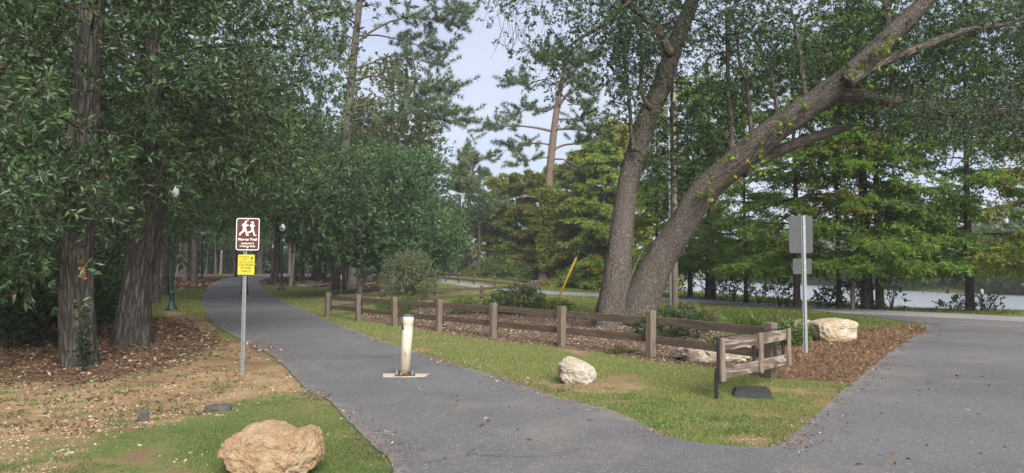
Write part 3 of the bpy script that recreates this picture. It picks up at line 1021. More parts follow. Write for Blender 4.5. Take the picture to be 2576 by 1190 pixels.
# ---- oaks further back on the left, their crowns over the path
def tree_px(name, px, py, w, lean, label, crown, leafm, bark, spec, group=None, h=14.0, twin=None):
    b = G(px, py); d = b.y
    rr = w * .5 * d / F
    top = b + Vector((lean * h, 0, h))
    pts = [np.array(b) + [0, 0, -.2]] + [np.array(b + (top - b) * t + Vector((math.sin(t * 7 + px) * .12, math.cos(t * 5 + px) * .12, 0))) for t in (.12, .3, .5, .75, 1)]
    rad = np.array([1, .86, .74, .6, .4, .12]) * rr
    tr = [(np.array(pts), rad)]
    if twin:
        tr.append((np.array([p + np.array([twin[0] * (1 - i_ / 6) * 1.0, .1, 0]) for i_, p in enumerate(pts)]), rad * twin[1]))
    return add_tree(name, b, label, tr, bark, leafm, crown(b), spec, group)


specC = dict(k=12, rad=1.0, slen=.45, m=11, L=.20, W=.075, clear=4.0, flat=.6, out=.3, up=.0, bstep=6, rmax=.06)
tree_px('oak_tree', 405, 690, 23, .04, 'dark oak trunk behind the near green lamp post', lambda b: np.vstack([scrub([(300, -150), (700, -150), (720, 470), (640, 570), (430, 590), (330, 500)], 190, 31, 40), ellip((b.x, b.y - 6, 13), (10, 8, 4), 50)]),
        M['oak_leaf_b'], M['bark_wood'], specC)
tree_px('oak_tree', 692, 712, 12, .06, 'twin-trunked leaning oak just left of the lamp beside the path', lambda b: np.vstack([scrub([(560, -120), (840, -120), (855, 150), (870, 330), (895, 470), (880, 560), (800, 585), (755, 500), (670, 495), (640, 540), (580, 450)], 230, 27, 41), ellip((b.x, b.y - 4, 14), (9, 7, 3.5), 40)]),
        M['oak_leaf_b'], M['bark_wood'], specC, twin=(-.45, .8))
tree_px('oak_tree', 804, 709, 27, .06, 'thick dark leaning trunk behind the fallen branches', lambda b: scrub([(640, 300), (930, 380), (960, 560), (900, 620), (760, 610), (720, 540), (640, 530)], 150, 51, 60),
        M['wood_leaf'], M['bark_wood'], dict(specC, L=.26, W=.1, rad=1.5))

# ---- wood behind: single trees of two kinds, copied with their parts
def proto_tree(name, label, h, cr, leafm, bark, ncl, spec, r0=.2, lowest=.35, shell=.35):
    pts = np.array([(0, 0, -.3), (.05, 0, h * .12), (.1, .08, h * .35), (0, .1, h * .6), (.12, 0, h * .95)])
    rd = np.array([1.15, .9, .75, .5, .1]) * r0
    c = ellip((0, 0, h * (1 + lowest) / 2), (cr, cr, h * (1 - lowest) / 2 * 1.05), ncl, shell=shell)
    c[:, :2] *= (1.0 - .35 * np.clip((c[:, 2:] / h - .6) / .4, 0, 1))
    return add_tree(name, Vector((0, 0, 0)), label, [(pts, rd)], bark, leafm, c, spec, twigs=False, seg=9)


WOOD_GROUP = 'trees of the shaded wood'
specW = dict(k=9, rad=1.25, slen=.45, m=10, L=.26, W=.11, clear=3.0, flat=.6, out=.45, up=.0, bstep=3, rmax=.05)
protoA = proto_tree('wood_tree', '', 13, 3.6, M['wood_leaf'], M['bark_wood'], 100, specW, .22, .38)
protoB = proto_tree('wood_tree', '', 15, 3.2, M['oak_leaf_b'], M['bark_wood'], 95, specW, .17, .36)
protoC = proto_tree('wood_tree', '', 12, 3.0, M['wood_leaf'], M['bark_pale'], 85, specW, .16, .42)
used = set()


def put_tree(proto, loc, rz, sc, label, group=None, tilt=(0, 0)):
    o = proto if proto.name not in used else copy_tree(proto)
    used.add(o.name if o is proto else proto.name)
    o.location = loc
    o.rotation_euler = (tilt[0], tilt[1], rz)
    o.scale = sc if isinstance(sc, tuple) else (sc, sc, sc)
    o['label'] = label
    if group:
        o['group'] = group
    elif 'group' in o:
        del o['group']
    return o


wood = [  # image x, image y of the foot, kind, trunk width in the image, tilt, label
    (240, 712, protoC, 18, .02, 'pale trunk standing between the two big left oaks'),
    (392, 690, protoC, 12, .05, 'pale slim trunk just left of the near lamp post'),
    (484, 705, protoA, 23, .02, 'brown trunk right of the near lamp post, paler stem against it'),
    (465, 706, protoC, 10, .06, 'pale leaning stem against the brown trunk by the near lamp'),
    (517, 684, protoC, 7, .0, 'thin pale trunk right behind the third lamp post'),
    (533, 685, protoB, 8, .03, 'thin dark trunk between third lamp and the pale snag'),
    (575, 688, protoB, 9, -.02, 'slim dark trunk just left of the brown sign'),
    (655, 690, protoB, 10, .02, 'slim dark trunk just right of the brown sign'),
    (731, 719, protoC, 9, .10, 'pale slender leaning trunk right of the lamp beside the path'),
    (744, 708, protoB, 8, .06, 'dark curved trunk behind the pale leaning one'),
    (761, 711, protoB, 11, -.01, 'straight grey trunk left of the thick leaning trunk'),
    (788, 702, protoB, 10, .0, 'dark straight trunk touching the thick leaning trunk on its left'),
    (836, 702, protoC, 9, .03, 'grey trunk next right of the thick leaning trunk'),
    (846, 703, protoB, 6, .03, 'thin trunk, second right of the thick leaning trunk'),
    (864, 708, protoC, 11, .05, 'grey leaning trunk directly behind the thin metal stake'),
    (876, 704, protoB, 7, .03, 'thin trunk just left of the patchy stump-like trunk'),
    (912, 722, protoB, 10, .02, 'dark trunk just right of the patchy stump-like trunk'),
    (925, 706, protoC, 7, .10, 'slender pale trunk leaning right behind the garden shrub'),
    (931, 708, protoC, 5, .05, 'thinnest pale trunk left of the garden shrub'),
    (950, 704, protoB, 8, .02, 'dark trunk behind the left side of the garden shrub'),
    (980, 701, protoA, 9, .0, 'brown trunk behind the middle of the garden shrub'),
    (1010, 700, protoA, 9, .0, 'brown trunk behind the right side of the garden shrub'),
    (1045, 699, protoB, 8, .02, 'grey trunk just right of the garden shrub, left of the far road'),
]
for k, (px, py, pr, w, lean, lab) in enumerate(wood):
    b = G(px, py)
    want = w * .5 * b.y / F
    base_r = {protoA.name: .2, protoB.name: .155, protoC.name: .145}.get(pr.name, .16)
    s = 1.0 + .12 * math.sin(k * 2.3)
    wx = min(1.7, max(.75, want / base_r))
    put_tree(pr, b + Vector((0, 0, -.05)), k * 1.7, (s * (wx * .5 + .5), s * (wx * .5 + .5), s), lab, WOOD_GROUP, (0, lean))
r2 = random.Random(5)
lab_deep = 'small dim trunk deep in the shaded wood'
for k in range(46):
    px = 180 + 900 * (k + r2.random()) / 46
    d = r2.uniform(88, 135)
    x = (px - CX) / F * d
    put_tree([protoA, protoB, protoC][k % 3], (x, d, float(terrain(x, d)) - .1), r2.uniform(0, 6), r2.uniform(.85, 1.25), lab_deep, 'trees deep in the wood', (0, r2.uniform(-.05, .08)))
lab_edge = 'dark tree of the thick wood behind the left oaks'
for k, (x, d) in enumerate([(-16, 22), (-19.5, 27), (-13.5, 24), (-23, 33), (-17, 34), (-27, 40), (-21, 43), (-31, 50), (-25, 56), (-16.5, 44), (-34, 64), (-28, 72), (-22, 66)]):
    put_tree([protoA, protoB][k % 2], (x, d, float(terrain(x, d)) - .1), k * 1.1, 1.0 + .15 * math.sin(k), lab_edge, 'trees behind the left oaks')

# patchy trunk without a crown of its own, the snag
b = G(886, 723)
P = np.array([np.array(b) + [0, 0, -.2], np.array(b) + [.03, 0, 1.5], np.array(b) + [.1, 0, 3.6], np.array(b) + [.15, 0, 6.5], np.array(b) + [.3, 0, 9]])
add_tree('patchy_tree', b, 'stout trunk with pale peeling patches behind the thin metal stake', [(P, np.array([.36, .3, .28, .2, .08]))], M['bark_pale'], M['wood_leaf'],
         ellip((b.x, b.y, 7.5), (3, 2.5, 3), 45), dict(specW), twigs=False)
b = G(555, 693)
P = np.array([np.array(b) + [0, 0, -.2], np.array(b) + [.03, 0, 1.3], np.array(b) + [.06, 0, 2.9]])
rt = thing('snag', b, 'short pale dead trunk left of the brown sign', 'snag')
part('trunk', tube(MB(), crom(P, 5), np.linspace(.17, .11, 11), 9), M['bark_pale'], rt, smooth=True, bark=True)

# ---- conifers
def tufts(cm, P, D, n, L, W, spread=.9):
    """bunches of needles: thin single triangles fanning out"""
    k = len(P)
    d = unit(D[:, None] * .55 + unit(rng.normal(size=(k, n, 3))) * spread).reshape(-1, 3)
    b_ = np.repeat(P, n, 0)
    S = unit(np.cross(d, rng.normal(size=d.shape))) * W * .5
    ll = rng.uniform(.7, 1.1, len(d))[:, None] * L
    V = np.stack([b_ - S, b_ + S, b_ + d * ll], 1).reshape(-1, 3)
    cm.add(V, np.arange(len(d))[:, None] * 3 + [0, 1, 2])


def pine(name, label, trunk, limbs, L=.26, W=.022, nt=22, dens=9, bark='bark_pine', needle='needle', base=None, shoot=1.0, extra=None):
    Pt, rt_ = trunk
    root = thing(name, base if base is not None else Vector(Pt[0]), label, 'tree')
    tb = MB(); PP = crom(Pt, 6); RR = np.interp(np.linspace(0, 1, len(PP)), np.linspace(0, 1, len(rt_)), rt_)
    tube(tb, PP, RR, 14, flare=(.5, .35, 5, 1.0))
    part('trunk', tb, M[bark], root, smooth=True, bark=True)
    bb = MB(); cm = MB()
    for li_, lb in enumerate(limbs):
        P, r0 = lb[0], lb[1]
        f0 = lb[2] if len(lb) > 2 else .35
        Q = crom(P, 6)
        Q = Q + rng.normal(size=Q.shape) * .03 * np.linspace(0, 1, len(Q))[:, None] * np.linalg.norm(Q[-1] - Q[0]) * .25
        tube(bb, Q, np.linspace(r0, .015, len(Q)), 6)
        ln = np.linalg.norm(np.diff(Q, axis=0), axis=1).sum()
        ns = max(5, int(dens * ln * (1 - f0)))
        t = rng.uniform(f0, 1, ns)
        idx = t * (len(Q) - 1); i0 = np.clip(idx.astype(int), 0, len(Q) - 2)
        b0 = Q[i0] + (Q[i0 + 1] - Q[i0]) * (idx - i0)[:, None]
        dr = unit(Q[-1] - Q[0])
        side = unit(rng.normal(size=(ns, 3)) * [1, 1, .55] + dr * .7 + [0, 0, .35])
        sl = rng.uniform(.4, 1.5, ns)[:, None] * shoot
        for a_, s_, l_ in zip(b0, side, sl):
            tube(bb, np.array([a_, a_ + s_ * l_ * .5 + [0, 0, -.02], a_ + s_ * l_ + [0, 0, .08 * l_[0]]]), [.014, .010, .006], 3, cap=False)
        for f_ in (1.0, .85, .68, .5):
            tufts(cm, b0 + side * sl * f_, side, nt, L, W)
    part('branches', bb, M[bark], root, smooth=True, bark=True)
    part('crown', cm, M[needle], root)
    return root


d = 50.0
Ep, Er = dtrunk([(852, 735, d, 30), (858, 600, d, 26), (864, 450, d, 24), (872, 350, d, 22), (880, 240, d, 21), (893, 110, d, 18), (905, 0, d, 16), (915, -150, d, 13), (925, -380, d, 4)])
Ep[0, 2] = float(terrain(Ep[0][0], d)) - .1
limE = []
for pts, r0, f0 in [([(882, 272), (930, 262), (1000, 258), (1070, 262), (1130, 288), (1168, 302)], .12, .45),
                    ([(1000, 258), (1050, 275), (1090, 295), (1120, 305)], .05, .3), ([(1070, 262), (1120, 245), (1150, 225)], .05, .3),
                    ([(878, 305), (915, 298), (960, 300), (1010, 290)], .08, .5), ([(884, 205), (940, 192), (1000, 205), (1060, 225), (1110, 225)], .10, .5),
                    ([(888, 175), (930, 160), (985, 140), (1050, 150), (1110, 165)], .09, .5), ([(893, 110), (950, 70), (1020, 45), (1090, 50), (1150, 70)], .10, .35),
                    ([(897, 90), (960, 90), (1040, 110), (1120, 120)], .08, .4), ([(905, 10), (960, -30), (1040, -30), (1110, 0), (1160, 40)], .09, .3),
                    ([(908, -40), (970, -90), (1060, -90), (1130, -50)], .08, .3), ([(870, 365), (900, 366), (950, 378), (1000, 400)], .06, .5),
                    ([(885, 210), (860, 170), (840, 130)], .06, .4), ([(897, 80), (860, 40), (820, 10)], .07, .3), ([(905, -20), (850, -60), (800, -90)], .07, .3),
                    ([(868, 400), (900, 425), (940, 440), (985, 440)], .05, .4), ([(912, -120), (960, -180), (1040, -200)], .07, .2), ([(915, -150), (860, -200), (800, -210)], .07, .2), ([(890, 150), (850, 120), (820, 140)], .05, .4)]:
    p = np.array(pts, float)
    limE.append((at(p[:, 0], p[:, 1], d + rng.uniform(-.8, .8) + np.linspace(0, rng.uniform(-1.5, 1.5), len(p))), r0, f0))
pine('pine_tree', 'tall pine behind the left oaks with boughs reaching out over the sky gap', (Ep, Er), limE, L=.38, W=.036, nt=30, dens=11, shoot=1.3, bark='bark_wood', base=Vector((Ep[0][0], d, Ep[0][2])))

b = G(1365, 718)
d = b.y
Ip, Ir = dtrunk([(1365, 719, d, 32), (1366, 690, d, 24), (1370, 620, d, 22), (1378, 500, d, 21), (1388, 380, d, 19), (1400, 280, d, 16), (1412, 210, d, 12), (1420, 165, d, 7), (1426, 125, d, 2)])
Ip[0, 2] = b.z - .15
limI = [(at(np.array([1416, 1424, 1436]), np.array([190, 150, 118]), np.array([d, d, d + .5])), .06, .15), (at(np.array([1420, 1405, 1385]), np.array([165, 140, 128]), np.array([d, d, d - .6])), .05, .15), (at(np.array([1420, 1445, 1480]), np.array([165, 150, 155]), np.array([d, d - .5, d - 1])), .06, .2), (at(np.array([1410, 1440, 1475]), np.array([225, 205, 190]), np.array([d, d - .8, d - 1.2])), .06, .2)]
for pts, r0, f0 in [([(1404, 270), (1430, 235), (1460, 225), (1500, 222)], .14, .45), ([(1412, 215), (1440, 180), (1465, 150)], .10, .3), ([(1415, 195), (1390, 160), (1350, 150)], .09, .3),
                    ([(1390, 330), (1340, 320), (1290, 318), (1230, 325)], .14, .45), ([(1392, 325), (1440, 325), (1500, 335), (1540, 345)], .14, .4),
                    ([(1386, 380), (1420, 365), (1470, 362), (1520, 365)], .13, .45), ([(1384, 400), (1420, 402), (1455, 420), (1480, 435)], .10, .7),
                    ([(1380, 430), (1420, 430), (1455, 450)], .08, .8), ([(1402, 265), (1370, 280), (1330, 275), (1290, 290)], .09, .4),
                    ([(1398, 300), (1430, 300), (1460, 305), (1480, 325)], .07, .4), ([(1376, 500), (1330, 495), (1280, 500), (1240, 515)], .10, .75),
                    ([(1410, 220), (1370, 200), (1320, 215), (1290, 205)], .08, .4), ([(1388, 365), (1350, 360), (1310, 368), (1270, 380)], .09, .4), ([(1384, 395), (1340, 400), (1300, 420)], .08, .4),
                    ([(1408, 235), (1440, 260), (1480, 270), (1520, 290)], .08, .4)]:
    p = np.array(pts, float)
    limI.append((at(p[:, 0], p[:, 1], d + np.linspace(0, rng.uniform(-2.5, 2.5), len(p))), r0, f0))
pI = pine('pine_tree', 'reddish pine with vine-clad lower trunk beside the yellow guy guard', (Ip, Ir), limI, L=.42, W=.042, nt=30, dens=10, base=b, shoot=1.3)
# its vine
vp = rng.uniform(0, 1, 1900)
yy = 470 + vp * 210
P = at(np.interp(yy, [450, 690], [1381, 1366]) + rng.normal(size=1900) * 9 * (1.2 - .5 * vp), yy, d - .35 + rng.normal(size=1900) * .25)
cm = MB(); sprig_leaves(cm, P, unit(rng.normal(size=P.shape) + [0, -.6, -.2]), .25, 5, .17, .13, .9)
part('vine_foliage', cm, M['vine_leaf'], pI)

d = 84.0
bz = float(terrain((1176 - CX) / F * d, d))
Hp, Hr = dtrunk([(1172, 690, d, 14), (1174, 640, d, 12), (1177, 560, d, 11), (1181, 490, d, 9), (1184, 430, d, 7), (1187, 395, d, 4)])
Hp[0, 2] = bz - .2
limH = []
for k in range(26):
    t = rng.uniform(.0, 1); y0 = 500 - 105 * t
    ang = rng.uniform(-1, 1)
    ex = 1184 + ang * (58 - 14 * t); ey = y0 - 18 - 10 * rng.uniform() - 8 * t + abs(ang) * 12
    x0 = np.interp(y0, [395, 500], [1187, 1180])
    p = np.array([(x0, y0), ((x0 + ex) / 2, (y0 + ey) / 2 + 5), (ex, ey)])
    limH.append((at(p[:, 0], p[:, 1], d + np.linspace(0, rng.uniform(-2.2, 2.2), 3)), .09, .3))
pine('pine_tree', 'distant umbrella-shaped pine standing alone in the sky gap', (Hp, Hr), limH, L=.55, W=.08, nt=26, dens=6, needle='needle_far', base=Vector((Hp[0][0], d, bz)), shoot=1.0)
# a few more pine trunks by the far bend
for px, py, w, h_, lab in [(1203, 697, 11, 9, 'reddish trunk right beside the distant umbrella pine'), (1225, 696, 10, 8.5, 'brown trunk second right of the distant umbrella pine'), (1236, 695, 7, 8.5, 'slim brown trunk third right of the distant umbrella pine'),
                           (1100, 696, 9, 8, 'grey trunk behind the little yellow sign, left one'), (1146, 695, 8, 8, 'brown trunk between the little yellow sign and the umbrella pine')]:
    b = G(px, py)
    P = np.array([np.array(b) + [0, 0, -.3], np.array(b) + [.1, 0, h_ * .4], np.array(b) + [0, 0, h_ * .8], np.array(b) + [.1, 0, h_]])
    add_tree('pine_tree', b, lab, [(P, np.array([1, .8, .5, .1]) * w * .5 * b.y / F)], M['bark_pine'], M['wood_leaf'], ellip((b.x, b.y, h_ * .76 + b.z), (2.2, 2.2, h_ * .22), 40),
             dict(specW, L=.3, W=.1, k=8), 'trees at the far bend', twigs=False)

# ---- green trees in the middle
b = G(985, 705)
bx, by = b.x, 52.0
def mid_tree(name, px, py, label, regs, leafm, spec, w=16, bark='bark_wood', h=10.0, d=None):
    b = G(px, py)
    if d:
        b = Vector(((px - CX) / F * d, d, float(terrain((px - CX) / F * d, d))))
    P = np.array([np.array(b) + [0, 0, -.2], np.array(b) + [.1, 0, h * .3], np.array(b) + [0, .1, h * .6], np.array(b) + [.1, 0, h]])
    cl = np.vstack([scrub(r_, n, a_, c_) for r_, n, a_, c_ in regs])
    return add_tree(name, b, label, [(P, np.array([1, .8, .55, .1]) * w * .5 * b.y / F)], M[bark], leafm, cl, spec, twigs=False)


specM = dict(k=15, rad=.85, slen=.4, m=12, L=.22, W=.10, clear=1.5, flat=.7, out=1.0, up=.4, bstep=4, rmax=.05)
mid_tree('broadleaf_tree', 1000, 712, 'rounded dense green tree below the tall pine', [([(885, 470), (930, 400), (1010, 385), (1070, 395), (1115, 450), (1140, 540), (1135, 640), (1040, 660), (900, 660), (860, 560)], 170, 40, 47)], M['wood_leaf'], dict(specM, k=20), d=44)
mid_tree('broadleaf_tree', 905, 712, 'lower dark green tree left of the rounded one', [([(760, 480), (830, 400), (900, 390), (930, 470), (940, 640), (760, 650)], 120, 37, 44)], M['oak_leaf_b'], specM, d=41)
mid_tree('sweetgum_tree', 985, 705, 'tall yellowing tree behind the pine boughs', [([(880, 220), (960, 140), (1050, 170), (1090, 300), (1098, 400), (1060, 480), (900, 480), (870, 360)], 240, 52, 60)], M['gum_leaf'],
         dict(specM, k=8, m=9, L=.24, W=.13, out=.4), bark='bark_pale', h=17, d=56)
mid_tree('broadleaf_tree', 1075, 704, 'small green tree left of the distant umbrella pine', [([(1080, 520), (1130, 500), (1170, 560), (1165, 690), (1060, 690)], 60, 75, 90)], M['far_leaf'], dict(specM, L=.34, W=.16, rad=1.8), d=80)
mid_tree('broadleaf_tree', 1040, 704, 'dark green tree beyond the garden shrub', [([(1010, 560), (1080, 540), (1120, 600), (1110, 680), (1000, 690)], 60, 62, 74)], M['wood_leaf'], dict(specM, L=.3, W=.14, rad=1.5), d=68)

# ---- bald cypresses
def cypress(h, rb, leafm, nb=60, low=.3, spread=3.6, Ls=.16, Ws=.042, dens=1.0, floor=1.7, sub=14):
    """one tree at the origin: straight trunk, flat feathery sprays in uneven tiers"""
    root = thing('cypress_tree', (0, 0, 0), 'cypress', 'tree')
    P = np.array([(0, 0, -.4), (.02, 0, h * .1), (.05, 0, h * .4), (.0, .05, h * .75), (.0, 0, h)])
    PP = crom(P, 8); RR = np.interp(np.linspace(0, 1, len(PP)), [0, .1, .4, .75, 1], np.array([1.25, .95, .68, .34, .05]) * rb)
    part('trunk', tube(MB(), PP, RR, 12, flare=(.4, .3, 6, .5)), M['bark_cyp'], root, smooth=True, bark=True)
    bb, cm = MB(), MB()
    for k in range(nb):
        t = low + (.985 - low) * rng.uniform() ** .9
        t = .7 * t + .3 * (round(t * 13) / 13) + rng.normal() * .012
        p0 = np.array([np.interp(t, np.linspace(0, 1, len(PP)), PP[:, q_]) for q_ in range(3)])
        az = rng.uniform(0, 6.283)
        ln = spread * (1.05 - .8 * max(0, t) ** 1.6) * rng.uniform(.45, 1.12)
        o = np.array([math.cos(az), math.sin(az), 0])
        up = rng.normal(.10, .24) - .12 * (1 - t)
        tt = np.linspace(0, 1, 7)[:, None]
        Q = p0 + o * ln * tt + np.array([0, 0, 1]) * (up * ln * tt - .16 * ln * tt ** 2) + np.cumsum(rng.normal(size=(7, 3)) * .04, 0)
        Q[:, 2] = np.maximum(Q[:, 2], floor + .25 * rng.uniform())
        tube(bb, Q, np.linspace(.016 + .007 * ln, .006, 7), 4, cap=False)
        nsd = max(8, int(15 * ln * dens))
        ts = rng.uniform(.12, 1, nsd)
        idx = ts * 6; i0 = np.clip(idx.astype(int), 0, 5)
        a_ = Q[i0] + (Q[i0 + 1] - Q[i0]) * (idx - i0)[:, None]
        sd_ = np.array([-o[1], o[0], 0])
        sg = rng.choice([-1, 1], nsd)[:, None]
        dr = unit(o * rng.uniform(.2, .9, (nsd, 1)) + sd_ * sg * rng.uniform(.3, 1, (nsd, 1)) + rng.normal(size=(nsd, 3)) * [.1, .1, .22])
        sl = (.4 + .6 * rng.uniform(size=nsd)) * (.5 + .30 * ln * (1.1 - ts))
        f = rng.uniform(.05, 1, (nsd, sub, 1))
        pos = a_[:, None] + dr[:, None] * sl[:, None, None] * f + np.array([0, 0, -.34]) * f ** 2 * sl[:, None, None]
        ld = unit(dr[:, None] * .5 + rng.normal(size=(nsd, sub, 3)) * [.75, .75, .55] + [0, 0, -.5])
        leaf_quads(cm, pos.reshape(-1, 3), ld.reshape(-1, 3), Ls * rng.uniform(.7, 1.3, nsd * sub), Ws * rng.uniform(.7, 1.3, nsd * sub))
    part('branches', bb, M['bark_cyp'], root, smooth=True, bark=True)
    part('crown', cm, leafm, root)
    return root


CG = 'cypresses along the lake bank'
cy1 = cypress(12.5, .16, M['cypress_leaf'], nb=95, low=.22, Ws=.056)
cy2 = cypress(12.5, .16, M['cypress_leaf_b'], nb=90, low=.24, spread=3.5, Ws=.056)
cy3 = cypress(13.0, .16, M['cypress_leaf'], nb=98, low=.19, spread=4.0, Ws=.056)
for q_, (px, d, pr, s, wx, rz, lab) in enumerate([
        (2002, 30.0, cy1, .95, 1.1, .3, 'thin cypress directly behind the right-hand signpost'), (2108, 29.6, cy2, 1.0, .75, 1.4, 'slim cypress just right of the right-hand signpost'),
        (2180, 29.2, cy3, 1.05, 1.55, 2.2, 'thickest cypress behind the brown bank post'), (2211, 28.8, cy1, 1.03, 1.1, 3.5, 'cypress trunk pressed against the thickest cypress on its right'),
        (2436, 27.9, cy3, .95, 1.2, 4.4, 'single straight cypress near the right edge above the lake'), (2650, 26.0, cy2, 1.0, 1.0, 5.1, 'cypress at the right edge, only its drooping boughs in view'),
        (1785, 40.0, cy1, 1.05, 2.0, 5.6, 'stout cypress just right of the leaning oak limb'), (1735, 42.5, cy3, 1.05, 1.0, .9, 'slim cypress right of the utility pole'),
        (1655, 47.0, cy2, 1.05, .95, 2.9, 'cypress seen in the fork of the great oak'), (1875, 35.0, cy3, .9, .8, 3.9, 'cypress midway between utility pole and right-hand signpost')]):
    x = (px - CX) / F * d
    o = put_tree(pr, Vector((x, d, float(gz(x, d)))), rz, (s, s, s), lab, CG)
    for ch in o.children:
        if ch.name.startswith('trunk'):
            ch.scale = (wx, wx, 1)
CJ = 'yellowing cypresses beyond the road'
cj1 = cypress(12.0, .3, M['cypress_far'], nb=130, low=.05, spread=4.1, Ls=.30, Ws=.11, dens=.95, floor=.4)
cj2 = cypress(13.0, .3, M['cypress_far_b'], nb=130, low=.05, spread=4.2, Ls=.30, Ws=.11, dens=.95, floor=.4)
for q_, (px, d, h_, pr, lab) in enumerate([(1250, 74, .90, cj1, 'yellowing cypress next right of the distant umbrella pine'), (1300, 70, .82, cj2, 'full cypress between umbrella pine and vine-clad pine'),
                           (1345, 68, .9, cj1, 'cypress just left of the vine-clad pine trunk'), (1425, 66, .9, cj2, 'cypress just right of the vine-clad pine trunk'),
                           (1470, 62, 1.05, cj1, 'orange-tinged cypress behind the yellow guy guard'), (1520, 58, .95, cj2, 'cypress just left of the great oak trunk'), (1390, 76, 1.0, cj2, 'tall cypress directly behind the vine-clad pine'),
                           (1565, 60, 1.2, cj1, 'tall cypress half hidden by the great oak trunk')]):
    x = (px - CX) / F * d
    put_tree(pr, Vector((x, d, float(gz(x, d)))), q_ * 1.3, h_, lab, CJ)

# ---- the great leaning live oak
Kd = 18.3
Kl, Klr = dtrunk([(1548, 842, Kd, 120), (1546, 790, Kd, 92), (1550, 740, Kd, 82), (1557, 650, Kd, 64), (1567, 560, Kd + .1, 58), (1583, 450, Kd + .2, 52), (1625, 305, Kd + .3, 52), (1662, 222, Kd + .3, 50), (1694, 125, Kd + .3, 42), (1735, 20, Kd + .2, 36), (1785, -120, Kd, 26), (1850, -300, Kd, 12)])
Kr, Krr = dtrunk([(1590, 842, Kd - .1, 110), (1604, 785, Kd - .15, 96), (1622, 735, Kd - .2, 86), (1662, 650, Kd - .3, 76), (1708, 580, Kd - .5, 72), (1765, 490, Kd - .8, 70), (1855, 405, Kd - 1.2, 68), (1945, 330, Kd - 1.6, 66), (2055, 252, Kd - 2.0, 62), (2150, 180, Kd - 2.4, 56), (2235, 95, Kd - 2.7, 48), (2335, -5, Kd - 3, 40), (2450, -130, Kd - 3.3, 30), (2570, -280, Kd - 3.5, 14)])
Kl[0, 2] = Kr[0, 2] = -.1
limK = []
for pts, w, dd in [([(1868, 432), (1910, 402), (1985, 368), (2070, 338), (2138, 318)], (34, 30, 27, 24, 20), -1.0), ([(2060, 262), (2112, 238), (2232, 250), (2382, 278), (2480, 284), (2620, 284)], (40, 34, 28, 27, 26, 22), -1.5),
                   ([(2130, 205), (2172, 180), (2232, 150), (2312, 122), (2420, 80), (2540, 60)], (34, 26, 23, 20, 14, 8), -2.6),
                   ([(1890, 368), (1889, 330), (1878, 210), (1862, 165), (1850, 60)], (14, 11, 9, 8, 4), -1.4), ([(1840, 420), (1840, 320), (1833, 235), (1829, 100), (1828, 20)], (14, 12, 11, 9, 5), -1.1),
                   ([(1640, 275), (1615, 235), (1613, 150), (1613, 40), (1600, -60)], (14, 11, 9, 8, 4), 0), ([(1600, 380), (1588, 340), (1583, 250), (1568, 125), (1550, 20)], (12, 10, 9, 7, 4), -.2),
                   ([(1690, 140), (1640, 60), (1540, -20), (1440, -40), (1340, -20), (1260, 20)], (24, 20, 16, 12, 8, 4), -.6), ([(1600, -10), (1520, 60), (1440, 110), (1390, 170)], (12, 10, 7, 3), -.8),
                   ([(1690, 560), (1692, 400), (1690, 250), (1700, 100)], (9, 8, 8, 4), .8), ([(1750, -40), (1850, -90), (2000, -110), (2200, -130)], (22, 18, 14, 8), -.8),
                   ([(2235, 95), (2230, 20), (2200, -60)], (16, 12, 6), -2.6), ([(2030, 268), (2020, 200), (2010, 120), (1990, 20)], (14, 11, 9, 5), -2.0), ([(1960, 320), (1950, 240), (1935, 150)], (12, 9, 5), -1.7)]:
    p = np.array(pts, float)
    limK.append((at(p[:, 0], p[:, 1], Kd + dd + np.linspace(0, .4, len(p))), np.array(w) * .5 * Kd / F))
clK = np.vstack([scrub([(1430, -160), (2700, -160), (2700, 60), (2380, 90), (2250, 150), (2120, 150), (1960, 190), (1800, 150), (1680, 120), (1560, 110), (1460, 40)], 390, 15.9, 22),
                 scrub([(1480, -40), (1740, -40), (1690, 160), (1620, 240), (1540, 240), (1490, 140)], 70, 18.9, 21),
                 scrub([(1320, 60), (1480, 60), (1490, 230), (1430, 260), (1360, 270), (1310, 190)], 9, 16.5, 18.5),
                 scrub([(1530, 90), (1620, 90), (1630, 230), (1590, 330), (1560, 420), (1530, 330)], 26, 17.2, 19),
                 scrub([(1640, 330), (1720, 260), (1800, 200), (1900, 160), (2010, 170), (2040, 230), (1900, 330), (1800, 430), (1720, 500), (1650, 500), (1610, 430)], 100, 17.6, 21),
                 scrub([(2150, 120), (2330, 60), (2700, 40), (2700, 330), (2450, 330), (2250, 300), (2140, 260)], 190, 16.6, 19),
                 scrub([(2200, 270), (2700, 280), (2700, 380), (2500, 360), (2300, 350), (2220, 330)], 60, 15, 17.5),
                 scrub([(1225, -60), (1450, -60), (1480, 90), (1440, 130), (1400, 200), (1360, 110), (1320, 70), (1270, 80), (1260, 20)], 12, 16.0, 18.5),
                 ellip((6.5, 16.5, 11.5), (7.5, 5, 2.6), 120)])
for qi in (2, 1, 10, 3, 4, 5, 6, 7, 8, 9, 11, 12, 13):
    PP = crom(limK[qi][0], 6); tq = rng.uniform(.35, 1.05, 11)
    clK = np.vstack([clK, np.column_stack([np.interp(tq, np.linspace(0, 1, len(PP)), PP[:, c_]) for c_ in range(3)]) + rng.normal(size=(11, 3)) * .28])
oakK = thing('live_oak', Vector((2.95, Kd, 0)), 'great forked live oak with a limb leaning far to the right', 'tree')
tb = MB()
lk = ridged(9, .010, 5.0, 3.0)
for P, rd, fl in ((Kl, Klr, (.38, .55, 4, 2.6)), (Kr, Krr, (.38, .5, 4, .4))):
    PP = crom(P, 12); RR = np.interp(np.linspace(0, 1, len(PP)), np.linspace(0, 1, len(rd)), rd)
    tube(tb, PP, RR, 64, flare=fl, relief=lk)
part('trunk', tb, M['bark_live'], oakK, smooth=True, bark=True)
